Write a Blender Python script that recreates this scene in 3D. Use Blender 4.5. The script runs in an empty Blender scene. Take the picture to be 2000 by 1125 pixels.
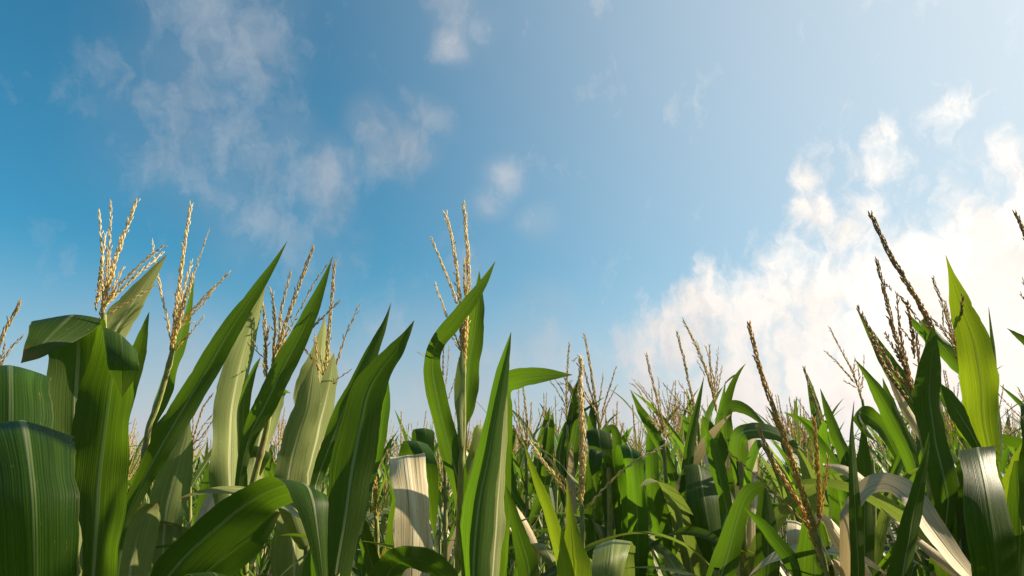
import bpy, math, random
import numpy as np
from mathutils import Vector
R = math.radians
SC = bpy.context.scene
COL = SC.collection

# ------------------------------------------------------------------ camera, sun, sky, exposure
CAM_H, PITCH, FPX = 1.35, 16.0, 1376.0          # lens measured on a 2000 px wide picture
cam = bpy.data.cameras.new('camera')
cam.sensor_width = 36; cam.lens = 36 * FPX / 2000
cam.clip_start = 0.02; cam.clip_end = 5000
camo = bpy.data.objects.new('camera', cam); COL.objects.link(camo)
camo.location = (0, 0, CAM_H); camo.rotation_euler = (R(90 + PITCH), 0, 0)
SC.camera = camo
SUN_AZ, SUN_EL = 78.0, 23.0                      # azimuth clockwise from the view direction (+Y)
SUND = Vector((math.sin(R(SUN_AZ)) * math.cos(R(SUN_EL)), math.cos(R(SUN_AZ)) * math.cos(R(SUN_EL)), math.sin(R(SUN_EL))))
sl = bpy.data.lights.new('sun', 'SUN'); sl.energy = 5.0; sl.angle = R(0.5); sl.color = (1.0, 0.86, 0.64)
so = bpy.data.objects.new('sun', sl); COL.objects.link(so)
so.rotation_euler = SUND.to_track_quat('Z', 'Y').to_euler(); so.location = (8, 4, 8)
SC.view_settings.view_transform = 'Standard'; SC.view_settings.look = 'None'
SC.view_settings.exposure = 1.05; SC.view_settings.gamma = 1.0
SC.cycles.max_bounces = 7; SC.cycles.diffuse_bounces = 4; SC.cycles.transmission_bounces = 5
SC.cycles.glossy_bounces = 2; SC.cycles.sample_clamp_indirect = 6

FW = Vector((0, math.cos(R(PITCH)), math.sin(R(PITCH))))
RT = Vector((1, 0, 0))
UP = Vector((0, -math.sin(R(PITCH)), math.cos(R(PITCH))))
CAM = Vector((0, 0, CAM_H))


def ray(x, y):
    return FW + RT * ((x - 1000) / FPX) + UP * ((562.5 - y) / FPX)


def at(x, y, d):
    return CAM + ray(x, y) * d


class NT:
    """small helper to write node trees"""
    def __init__(s, tree):
        s.t = tree; tree.nodes.clear()

    def n(s, kind, **kw):
        nd = s.t.nodes.new(kind)
        for k, v in kw.items():
            if k == 'ins':
                for a, b in v.items():
                    if isinstance(b, bpy.types.NodeSocket): s.t.links.new(b, nd.inputs[a])
                    else: nd.inputs[a].default_value = b
            else: setattr(nd, k, v)
        return nd

    def m(s, op, a, b=0.0, c=None, clamp=False):
        ins = {0: a, 1: b}
        if c is not None: ins[2] = c
        return s.n('ShaderNodeMath', operation=op, use_clamp=clamp, ins=ins).outputs[0]

    def vm(s, op, a, b=(0, 0, 0)):
        nd = s.n('ShaderNodeVectorMath', operation=op, ins={0: a, 1: b})
        return nd.outputs['Value'] if op in ('DOT_PRODUCT', 'LENGTH', 'DISTANCE') else nd.outputs[0]

    def mr(s, v, a, b, c=0.0, d=1.0, smooth=True):
        return s.n('ShaderNodeMapRange', interpolation_type='SMOOTHSTEP' if smooth else 'LINEAR',
                   ins={'Value': v, 'From Min': a, 'From Max': b, 'To Min': c, 'To Max': d}).outputs[0]

    def mix(s, f, a, b, mode='MIX'):
        nd = s.n('ShaderNodeMix', data_type='RGBA', blend_type=mode)
        for k, v in ((0, f), (6, a), (7, b)):
            if isinstance(v, bpy.types.NodeSocket): s.t.links.new(v, nd.inputs[k])
            elif k: nd.inputs[k].default_value = (*v[:3], 1)
            else: nd.inputs[k].default_value = v
        return nd.outputs[2]

    def noise(s, vec, scale, detail=4, rough=.5, dist=0, out='Fac'):
        return s.n('ShaderNodeTexNoise', ins={'Vector': vec, 'Scale': scale, 'Detail': detail, 'Roughness': rough,
                                              'Distortion': dist}).outputs[out]

    def link(s, a, b): s.t.links.new(a, b)


SKY_STRENGTH = 0.062
def build_world():
    w = bpy.data.worlds.new('World'); SC.world = w; w.use_nodes = True
    t = NT(w.node_tree)
    sky = t.n('ShaderNodeTexSky', sky_type='NISHITA', sun_disc=False, sun_elevation=R(SUN_EL), sun_rotation=R(SUN_AZ),
              altitude=0, air_density=1.0, dust_density=1.2, ozone_density=2.5)
    d = t.vm('NORMALIZE', t.n('ShaderNodeTexCoord').outputs['Generated'])
    cs = t.vm('DOT_PRODUCT', d, SUND)
    col = t.mix(1.0, sky.outputs[0], (.34, 1.12, 1.17), 'MULTIPLY')
    # forward scattering in the humid air round the sun
    ang = t.m('ARCCOSINE', cs)
    col = t.mix(t.mr(ang, 1.60, .36, 0, .96), col, (5.65, 6.3, 6.8))
    col = t.mix(1.0, col, t.mix(t.m('POWER', t.m('MAXIMUM', cs, 0.0), 13.0), (0, 0, 0), (6.0, 5.4, 4.6)), 'ADD')
    # clouds: soft groups of vapour at fixed directions, broken up by wispy noise
    warp = t.noise(d, 4.0, 3, .5, 0, 'Color')
    wv = t.n('ShaderNodeVectorMath', operation='SCALE', ins={0: t.vm('SUBTRACT', warp, (.5, .5, .5)), 'Scale': .14}).outputs[0]
    dw = t.vm('NORMALIZE', t.vm('ADD', d, wv))
    warp2 = t.noise(d, 16.0, 4, .6, 0, 'Color')
    wv2 = t.n('ShaderNodeVectorMath', operation='SCALE', ins={0: t.vm('SUBTRACT', warp2, (.5, .5, .5)), 'Scale': .07}).outputs[0]
    df = t.vm('ADD', d, wv2)

    def blobs(spec, soft):
        acc = None
        for x, y, r, s in spec:
            c = ray(x, y).normalized()
            v = t.mr(t.vm('DISTANCE', dw, c), r / FPX * soft, 0.0, 0.0, s)
            acc = v if acc is None else t.m('SMOOTH_MAX', acc, v, .12)
        return acc
    thick = blobs([(1205, 655, 110, .85), (1250, 690, 150, 1.0), (1280, 620, 110, .95), (1380, 570, 130, .95), (1190, 780, 150, .8), (1640, 430, 120, .62), (1520, 520, 110, .8), (1330, 660, 150, .95), (1450, 640, 190, 1.1), (1600, 640, 240, 1.2), (1800, 620, 260, 1.35), (1950, 560, 240, 1.45),
                   (1450, 800, 240, 1.1), (1650, 800, 240, 1.15), (1900, 800, 300, 1.3), (1300, 800, 170, .85),
                   (1700, 390, 95, .95), (1742, 330, 85, .92), (1755, 280, 60, .8), (1690, 390, 190, .5), (1840, 320, 170, .42), (1660, 440, 90, .85), (1582, 345, 60, .78), (1600, 395, 80, .88), (1640, 410, 60, .75), (1865, 245, 55, .72),
                   (1470, 490, 80, .62), (1390, 560, 90, .75), (1960, 340, 110, .80), (1850, 400, 110, .78), (2120, 420, 220, 1.2)], 1.15)
    thin = blobs([(430, 70, 220, .68), (350, 110, 120, .66), (500, 140, 90, .6), (330, 150, 170, .55), (240, 170, 120, .42), (330, 280, 200, .5), (450, 320, 190, .66), (560, 270, 120, .6),
                  (640, 350, 110, .72), (660, 400, 90, .78), (500, 400, 160, .62), (600, 450, 150, .55), (680, 500, 100, .45),
                  (745, 260, 75, .8), (795, 310, 80, .8), (845, 240, 60, .66), (895, 20, 60, .62), (905, 100, 50, .66), (930, 60, 70, .4),
                  (985, 345, 60, .8), (965, 400, 60, .66), (1065, 430, 60, .55), (960, 560, 90, .42), (1070, 600, 70, .45),
                  (790, 690, 170, .62), (900, 780, 220, .72), (330, 800, 260, .75), (620, 780, 240, .7), (1120, 780, 190, .68), (1020, 700, 140, .5)], 1.25)
    fib = t.n('ShaderNodeMapping', vector_type='POINT', ins={'Vector': df, 'Rotation': (0, R(28), 0), 'Scale': (46, 14, 13)}).outputs[0]
    n1 = t.noise(df, 10.0, 10, .56, .2)
    n2 = t.noise(fib, 1.0, 8, .54, .3)
    nn = t.m('SUBTRACT', t.m('ADD', t.m('MULTIPLY', n1, .55), t.m('MULTIPLY', n2, .45)), .5)
    dens = t.mr(t.m('ADD', thick, t.m('MULTIPLY', nn, 3.0)), .26, 1.2)
    nt = t.m('SUBTRACT', t.m('ADD', t.m('MULTIPLY', n1, .72), t.m('MULTIPLY', n2, .28)), .5)
    dthin = t.m('MULTIPLY', t.mr(t.m('ADD', thin, t.m('MULTIPLY', nt, 2.1)), .22, 1.15, 0, 1, False), .86)
    veil = t.m('MULTIPLY', t.mr(thin, .0, .75), .24)
    dthin = t.m('MAXIMUM', dthin, veil)
    lit = t.mr(ang, 1.40, .80)
    ccol = t.mix(lit, (3.6, 3.9, 4.3), (9.7, 8.75, 7.8))
    n3 = t.noise(df, 7.0, 9, .6, .3)
    shade = t.mr(t.m('ADD', n3, t.m('MULTIPLY', nn, .5)), .34, .64, .84, 1.10)
    ccol = t.mix(1.0, ccol, t.n('ShaderNodeCombineXYZ', ins={0: shade, 1: t.m('POWER', shade, .94), 2: t.m('POWER', shade, .86)}).outputs[0], 'MULTIPLY')
    keep = t.m('MULTIPLY', t.m('MAXIMUM', dens, dthin), .95)
    col = t.mix(keep, col, ccol)
    # pale vapour low over the horizon
    sep = t.n('ShaderNodeSeparateXYZ', ins={0: d}).outputs[2]
    hz = t.m('MULTIPLY', t.mr(sep, .32, .0), .80)
    col = t.mix(hz, col, t.mix(lit, (4.9, 4.6, 4.85), (7.7, 7.1, 6.7)))
    bg = t.n('ShaderNodeBackground', ins={'Color': col, 'Strength': SKY_STRENGTH})
    t.link(bg.outputs[0], t.n('ShaderNodeOutputWorld').inputs[0])
    w.cycles.sampling_method = 'MANUAL'; w.cycles.sample_map_resolution = 512
build_world()


# ------------------------------------------------------------------ materials
def leaf_material(name, dark, light, under, trans, tfac, midrib, streak=None, streak_amt=0.0, rough=.42, tipdry=.0):
    m = bpy.data.materials.new(name); m.use_nodes = True
    t = NT(m.node_tree)
    uv = t.n('ShaderNodeUVMap').outputs[0]
    s = t.n('ShaderNodeSeparateXYZ', ins={0: uv})
    u, v = s.outputs[0], s.outputs[1]
    rnd = t.n('ShaderNodeObjectInfo').outputs['Random']
    geo = t.n('ShaderNodeNewGeometry')
    off = t.m('MULTIPLY', rnd, 37.0)
    vec = t.n('ShaderNodeCombineXYZ', ins={0: t.m('MULTIPLY', u, 34.0), 1: t.m('MULTIPLY', v, 5.0), 2: off}).outputs[0]
    vein = t.noise(vec, 1.0, 5, .6)
    vec2 = t.n('ShaderNodeCombineXYZ', ins={0: t.m('MULTIPLY', u, 5.0), 1: t.m('MULTIPLY', v, 9.0), 2: off}).outputs[0]
    blot = t.noise(vec2, 1.0, 4, .55)
    fine = t.m('SINE', t.m('MULTIPLY', u, 190.0))
    c = t.mix(t.mr(vein, .30, .72), dark, light)
    big = t.noise(t.n('ShaderNodeCombineXYZ', ins={0: t.m('MULTIPLY', u, 3.2), 1: t.m('MULTIPLY', v, 4.0), 2: off}).outputs[0], 1.0, 3, .5)
    c = t.mix(t.mr(big, .52, .72, 0, .6), c, tuple(min(1, x * 1.7) for x in light))
    c = t.mix(t.mr(big, .48, .30, 0, .6), c, tuple(x * .6 for x in dark))
    c = t.mix(t.mr(blot, .35, .75, 0, .55), c, tuple(.5 * a + .5 * b for a, b in zip(dark, light)))
    c = t.mix(t.m('MULTIPLY', t.m('ADD', fine, 1.0), .07), c, tuple(x * .55 for x in dark))
    h2 = t.n('ShaderNodeHueSaturation', ins={'Hue': t.mr(rnd, 0, 1, .486, .512, False), 'Saturation': 1.0,
                                             'Value': t.mr(t.m('FRACT', t.m('MULTIPLY', rnd, 7.3)), 0, 1, .78, 1.2, False), 'Color': c}).outputs[0]
    c = h2
    c = t.mix(t.mr(geo.outputs['Backfacing'], 0, 1, .42, 0, False), c, under)
    if streak:
        sv = t.n('ShaderNodeCombineXYZ', ins={0: t.m('MULTIPLY', u, 16.0), 1: t.m('MULTIPLY', v, 2.0), 2: off}).outputs[0]
        sn = t.noise(sv, 1.0, 5, .65)
        c = t.mix(t.mr(sn, .62 - streak_amt, .80 - streak_amt), c, streak)
    # small brown specks and scars
    sp = t.noise(t.n('ShaderNodeCombineXYZ', ins={0: t.m('MULTIPLY', u, 16.0), 1: t.m('MULTIPLY', v, 55.0), 2: off}).outputs[0], 1.0, 3, .6)
    c = t.mix(t.mr(sp, .66, .76, 0, .7), c, (.20, .15, .05))
    sp2 = t.noise(t.n('ShaderNodeCombineXYZ', ins={0: t.m('MULTIPLY', u, 11.0), 1: t.m('MULTIPLY', v, 130.0), 2: off}).outputs[0], 1.0, 2, .5)
    c = t.mix(t.mr(sp2, .72, .78, 0, .55), c, tuple(min(1, 2.2 * x + .05) for x in light))
    # dried edge and tip: b channel of the leaf attribute runs 0 base to 1 tip
    al = t.n('ShaderNodeAttribute', attribute_name='along').outputs['Fac']
    ed = t.m('ABSOLUTE', t.m('SUBTRACT', u, .5))
    dry = t.m('MULTIPLY', t.mr(t.m('ADD', ed, t.m('MULTIPLY', blot, .04)), .505, .53), .55)
    c = t.mix(dry, c, (.42, .34, .12))
    c = t.mix(t.m('MULTIPLY', t.mr(t.m('ADD', al, t.m('MULTIPLY', blot, .05)), .972, 1.025), .85), c, (.23, .13, .05))
    rib = t.mr(ed, .048, .020)
    ribf = t.m('MULTIPLY', rib, t.mr(al, .98, .45, .0, .95))
    c = t.mix(ribf, c, midrib)
    bmp = t.n('ShaderNodeBump', ins={'Strength': .28, 'Distance': .0015,
                                     'Height': t.m('ADD', t.m('ADD', t.m('MULTIPLY', vein, 1.6), t.m('MULTIPLY', fine, .10)), t.m('MULTIPLY', rib, -1.5))})
    p = t.n('ShaderNodeBsdfPrincipled', ins={'Base Color': c, 'Roughness': t.mr(vein, .2, .8, rough - .06, rough + .14), 'Specular IOR Level': .24, 'Normal': bmp.outputs[0]})
    tc = t.mix(t.mr(vein, .3, .75), tuple(x * .62 for x in trans), trans)
    tc = t.mix(t.m('MULTIPLY', ribf, .7), tc, tuple(x * .5 for x in trans))
    tc = t.mix(t.m('MULTIPLY', t.m('ADD', fine, 1.0), .10), tc, tuple(x * .5 for x in trans))
    tr = t.n('ShaderNodeBsdfTranslucent', ins={'Color': tc, 'Normal': bmp.outputs[0]})
    mx = t.n('ShaderNodeMixShader', ins={0: tfac, 1: p.outputs[0], 2: tr.outputs[0]})
    t.link(mx.outputs[0], t.n('ShaderNodeOutputMaterial').inputs[0])
    return m


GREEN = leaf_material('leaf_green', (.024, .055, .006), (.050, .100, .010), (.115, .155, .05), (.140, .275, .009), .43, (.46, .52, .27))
YOUNG = leaf_material('leaf_young', (.13, .21, .014), (.25, .34, .025), (.20, .27, .05), (.34, .48, .012), .46, (.40, .46, .16))
LIME = leaf_material('leaf_lime', (.028, .078, .011), (.068, .145, .018), (.12, .17, .06), (.16, .34, .010), .45, (.50, .56, .26))
PALE = leaf_material('leaf_pale', (.15, .19, .045), (.29, .32, .11), (.25, .28, .13), (.30, .42, .05), .34, (.55, .55, .33))
DRY = leaf_material('leaf_dry', (.58, .46, .26), (.82, .69, .45), (.74, .60, .37), (.62, .46, .20), .22, (.70, .60, .42),
                    streak=(.07, .075, .04), streak_amt=.09, rough=.5)
LM = {'g': GREEN, 'l': LIME, 'y': YOUNG, 'p': PALE, 'd': DRY}


def stalk_material():
    m = bpy.data.materials.new('stalk'); m.use_nodes = True
    t = NT(m.node_tree)
    g = t.n('ShaderNodeTexCoord').outputs['Object']
    st = t.noise(t.n('ShaderNodeMapping', ins={'Vector': g, 'Scale': (160, 160, 6)}).outputs[0], 1.0, 4, .6)
    bl = t.noise(g, 14.0, 3, .5)
    c = t.mix(t.mr(st, .3, .7), (.16, .20, .045), (.34, .34, .10))
    c = t.mix(t.mr(bl, .52, .75, 0, .7), c, (.20, .10, .09))
    p = t.n('ShaderNodeBsdfPrincipled', ins={'Base Color': c, 'Roughness': .5})
    t.link(p.outputs[0], t.n('ShaderNodeOutputMaterial').inputs[0])
    return m


def tassel_material(name, lo, hi, tipc, ramp):
    m = bpy.data.materials.new(name); m.use_nodes = True
    t = NT(m.node_tree)
    geo = t.n('ShaderNodeNewGeometry')
    r = geo.outputs['Random Per Island']
    c = t.mix(r, lo, hi)
    al = t.n('ShaderNodeAttribute', attribute_name='along').outputs['Fac']
    c = t.mix(t.m('MULTIPLY', t.mr(al, .15, 1.0), ramp), c, tipc)
    n = t.noise(t.n('ShaderNodeTexCoord').outputs['Object'], 420.0, 2, .5)
    c = t.mix(t.mr(n, .35, .7, 0, .45), c, tuple(x * .5 for x in lo))
    p = t.n('ShaderNodeBsdfPrincipled', ins={'Base Color': c, 'Roughness': .55})
    tr = t.n('ShaderNodeBsdfTranslucent', ins={'Color': c})
    mx = t.n('ShaderNodeMixShader', ins={0: .40, 1: p.outputs[0], 2: tr.outputs[0]})
    t.link(mx.outputs[0], t.n('ShaderNodeOutputMaterial').inputs[0])
    return m


STALK = stalk_material()
GOLD = tassel_material('tassel_gold', (.72, .52, .13), (.92, .77, .38), (.95, .85, .60), .7)
AMBER = tassel_material('tassel_amber', (.58, .38, .06), (.84, .60, .18), (.68, .47, .20), .5)
BROWN = tassel_material('tassel_brown', (.44, .31, .13), (.72, .55, .27), (.44, .31, .17), .8)
STRAW = tassel_material('tassel_straw', (.52, .38, .11), (.82, .65, .28), (.66, .52, .28), .6)
TM = {'g': GOLD, 'a': AMBER, 'b': BROWN, 's': STRAW}


def soil_material():
    m = bpy.data.materials.new('soil'); m.use_nodes = True
    t = NT(m.node_tree)
    g = t.n('ShaderNodeTexCoord').outputs['Object']
    a = t.noise(g, 3.0, 8, .65)
    b = t.noise(g, 40.0, 6, .6)
    c = t.mix(t.mr(a, .3, .7), (.055, .036, .022), (.12, .085, .055))
    c = t.mix(t.mr(b, .55, .75, 0, .6), c, (.20, .16, .09))
    bm = t.n('ShaderNodeBump', ins={'Strength': .8, 'Distance': .04, 'Height': t.m('ADD', a, t.m('MULTIPLY', b, .4))})
    p = t.n('ShaderNodeBsdfPrincipled', ins={'Base Color': c, 'Roughness': .9, 'Normal': bm.outputs[0]})
    t.link(p.outputs[0], t.n('ShaderNodeOutputMaterial').inputs[0])
    return m
SOIL = soil_material()


# ------------------------------------------------------------------ mesh building
class MB:
    def __init__(s):
        s.v, s.f, s.uv, s.al, s.mi, s.n = [], [], [], [], [], 0

    def add(s, v, f, uv=None, al=None, mi=0):
        v = np.asarray(v, float); f = np.asarray(f, int)
        s.v.append(v); s.f.append(f + s.n); s.n += len(v)
        s.uv.append(np.zeros((len(v), 2)) if uv is None else np.asarray(uv, float))
        s.al.append(np.zeros(len(v)) if al is None else np.asarray(al, float))
        s.mi.append(np.full(len(f), mi))

    def arrays(s):
        return (np.concatenate(s.v), np.concatenate(s.f), np.concatenate(s.uv), np.concatenate(s.al), np.concatenate(s.mi))

    def mesh(s, name, mats, origin=(0, 0, 0), smooth=True):
        v, f, uv, al, mi = s.arrays()
        return mesh_from(name, v - np.asarray(origin), f, uv, al, mi, mats, smooth)


def mesh_from(name, v, f, uv, al, mi, mats, smooth=True):
    me = bpy.data.meshes.new(name)
    nf = len(f)
    me.vertices.add(len(v)); me.vertices.foreach_set('co', v.astype(np.float32).ravel())
    me.loops.add(nf * 4); me.loops.foreach_set('vertex_index', f.astype(np.int32).ravel())
    me.polygons.add(nf)
    me.polygons.foreach_set('loop_start', np.arange(0, nf * 4, 4, dtype=np.int32))
    me.polygons.foreach_set('material_index', mi.astype(np.int32))
    me.polygons.foreach_set('use_smooth', np.full(nf, smooth))
    u = me.uv_layers.new(name='UVMap'); u.data.foreach_set('uv', uv[f.ravel()].astype(np.float32).ravel())
    a = me.attributes.new('along', 'FLOAT', 'POINT'); a.data.foreach_set('value', al.astype(np.float32))
    for m in mats: me.materials.append(m)
    me.update(calc_edges=True); me.validate()
    return me


def grid_faces(nr, nc):
    i = np.arange((nr - 1)); j = np.arange(nc - 1)
    I, J = np.meshgrid(i, j, indexing='ij')
    a = (I * nc + J).ravel()
    return np.stack([a, a + 1, a + nc + 1, a + nc], 1)


def catmull(P, per):
    """samples through the rows of P (any columns); centripetal-ish with plain uniform knots on evenly weighted points"""
    P = np.asarray(P, float)
    Q = np.vstack([2 * P[0] - P[1], P, 2 * P[-1] - P[-2]])
    out = []
    for i in range(1, len(Q) - 2):
        p0, p1, p2, p3 = Q[i - 1], Q[i], Q[i + 1], Q[i + 2]
        for k in range(per):
            t = k / per
            out.append(.5 * (2 * p1 + (p2 - p0) * t + (2 * p0 - 5 * p1 + 4 * p2 - p3) * t * t + (3 * p1 - p0 - 3 * p2 + p3) * t ** 3))
    out.append(P[-1])
    return np.array(out)


def unit(a):
    return a / np.maximum(np.linalg.norm(a, axis=-1, keepdims=True), 1e-9)


def ribbon(C, A, W, rng, gutter=.25, ruffle=.10, nc=9, mb=None, mi=0, curl=0.0):
    """leaf blade: centre line C (n,3), across vectors A, half widths W (n)"""
    n = len(C)
    T = unit(np.gradient(C, axis=0)); A = unit(A)
    N = unit(np.cross(T, A))
    L = np.concatenate([[0], np.cumsum(np.linalg.norm(np.diff(C, axis=0), axis=1))])
    s = L / L[-1]
    u = np.linspace(-1, 1, nc)
    ph1, ph2 = rng.uniform(0, 6.28, 2)
    f1, f2 = rng.uniform(22, 34, 2)
    rl = np.sin(L * f1 + ph1) + .5 * np.sin(L * f1 * 1.9 + ph2); rr = np.sin(L * f2 + ph2) + .5 * np.sin(L * f2 * 2.2 + ph1)
    env = np.clip(np.sin(np.clip(s * 1.15, 0, 1) * math.pi), 0, 1)
    notch = [[(rng.uniform(.1, .95), rng.uniform(.02, .09), rng.uniform(.004, .010)) for _ in range(rng.integers(0, 4))] for _ in range(2)]
    V = []
    for k, uk in enumerate(u):
        rf = (rl if uk < 0 else rr) * ruffle * uk * uk * env
        off = gutter * abs(uk) ** 1.4 * (1 - .6 * s) + rf + curl * uk * s
        jag = 1 + .014 * np.interp(L, np.arange(0, L[-1] + .02, .009), rng.normal(0, 1, len(np.arange(0, L[-1] + .02, .009)))) * abs(uk) ** 2
        if abs(uk) > .9:
            for q0, dq, wq in notch[0 if uk < 0 else 1]: jag = jag - dq * np.exp(-((s - q0) / wq) ** 2)
        V.append(C + A * (uk * W * jag)[:, None] + N * (off * W)[:, None])
    V = np.stack(V, 1).reshape(-1, 3)
    uv = np.stack([np.tile((u + 1) / 2, n), np.repeat(L, nc)], 1)
    (mb if mb is not None else mb).add(V, grid_faces(n, nc), uv, np.repeat(s, nc), mi)


def tube(mb, C, rad, ns=8, mi=0):
    C = np.asarray(C, float); n = len(C)
    T = unit(np.gradient(C, axis=0))
    ref = np.array([.31, .87, .12]); X = unit(np.cross(T, ref)); Y = np.cross(T, X)
    a = np.linspace(0, 2 * math.pi, ns + 1)
    rad = np.broadcast_to(np.asarray(rad, float), (n,))
    V = C[:, None] + (X[:, None] * np.cos(a)[None, :, None] + Y[:, None] * np.sin(a)[None, :, None]) * rad[:, None, None]
    L = np.concatenate([[0], np.cumsum(np.linalg.norm(np.diff(C, axis=0), axis=1))])
    uv = np.stack([np.tile(np.linspace(0, 1, ns + 1), n), np.repeat(L, ns + 1)], 1)
    mb.add(V.reshape(-1, 3), grid_faces(n, ns + 1), uv, np.repeat(L / L[-1], ns + 1), mi)


def spindle(ns=5, prof=((0, .25), (.22, .85), (.5, 1.0), (.8, .6), (1.0, .06))):
    a = np.linspace(0, 2 * math.pi, ns, endpoint=False)
    v = np.array([[math.cos(x) * r, math.sin(x) * r, z] for z, r in prof for x in a])
    f = []
    for i in range(len(prof) - 1):
        for j in range(ns):
            f.append((i * ns + j, i * ns + (j + 1) % ns, (i + 1) * ns + (j + 1) % ns, (i + 1) * ns + j))
    return v, np.array(f)


SPIN_HI = spindle()
SPIN_LO = spindle(3, ((0, .4), (.4, 1.0), (1.0, .08)))


def spike(mb, C, width, rng, dens=1.0, hi=True, mi=0, loose=0.0, slen=.0105):
    """tassel branch: thin axis C (base to tip) clothed in overlapping pointed spikelets; width = overall thickness (m)"""
    C = np.asarray(C, float); width = width * 1.12
    L = np.concatenate([[0], np.cumsum(np.linalg.norm(np.diff(C, axis=0), axis=1))])
    tube(mb, C, np.linspace(width * .16, width * .07, len(C)), 5, mi)
    tot = L[-1]
    step = slen * .34 / (dens ** 1.5 if dens > 1 else dens)
    start = rng.uniform(.02, .07) * tot
    ks = np.arange(start, tot - slen * .15, step)
    sv, sf = SPIN_HI if hi else SPIN_LO
    T = unit(np.gradient(C, axis=0))
    m = len(ks)
    if m < 1: return
    pos = np.stack([np.interp(ks, L, C[:, i]) for i in range(3)], 1)
    tan = unit(np.stack([np.interp(ks, L, T[:, i]) for i in range(3)], 1))
    X = unit(np.cross(tan, np.array([.2, .9, .3]))); Y = np.cross(tan, X)
    side = np.arange(m) * 2.4 + rng.uniform(-.5, .5, m)
    taper = 1 - .35 * (ks / tot) ** 2
    keep = rng.random(m) > loose
    out = X * np.cos(side)[:, None] + Y * np.sin(side)[:, None]
    ang = rng.uniform(.06, .22, m) + (rng.random(m) < .07) * rng.uniform(.2, .7, m)
    dirn = unit(tan + out * ang[:, None])
    r = width * .28 / max(1, dens) ** .7 * rng.uniform(.85, 1.15, m) * taper
    ln = slen * rng.uniform(.85, 1.25, m)
    base = pos + out * (width * (.20 if dens < 1.1 else .26) * taper)[:, None]
    Xd = unit(np.cross(dirn, out)); Yd = np.cross(dirn, Xd)
    idx = np.nonzero(keep)[0]
    if len(idx) == 0: return
    V = (base[idx, None] + Xd[idx, None] * sv[None, :, 0:1] * r[idx, None, None] + Yd[idx, None] * sv[None, :, 1:2] * (r * .75)[idx, None, None]
         + dirn[idx, None] * sv[None, :, 2:3] * ln[idx, None, None])
    nv = len(sv)
    F = (sf[None] + (np.arange(len(idx)) * nv)[:, None, None]).reshape(-1, 4)
    mb.add(V.reshape(-1, 3), F, None, np.repeat(ks[idx] / tot, nv), mi)


def link(name, me, parent=None, loc=(0, 0, 0)):
    o = bpy.data.objects.new(name, me); COL.objects.link(o)
    if parent: o.parent = parent
    o.location = loc
    return o


def stalk_line(top3, foot, n=14):
    return None


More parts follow.
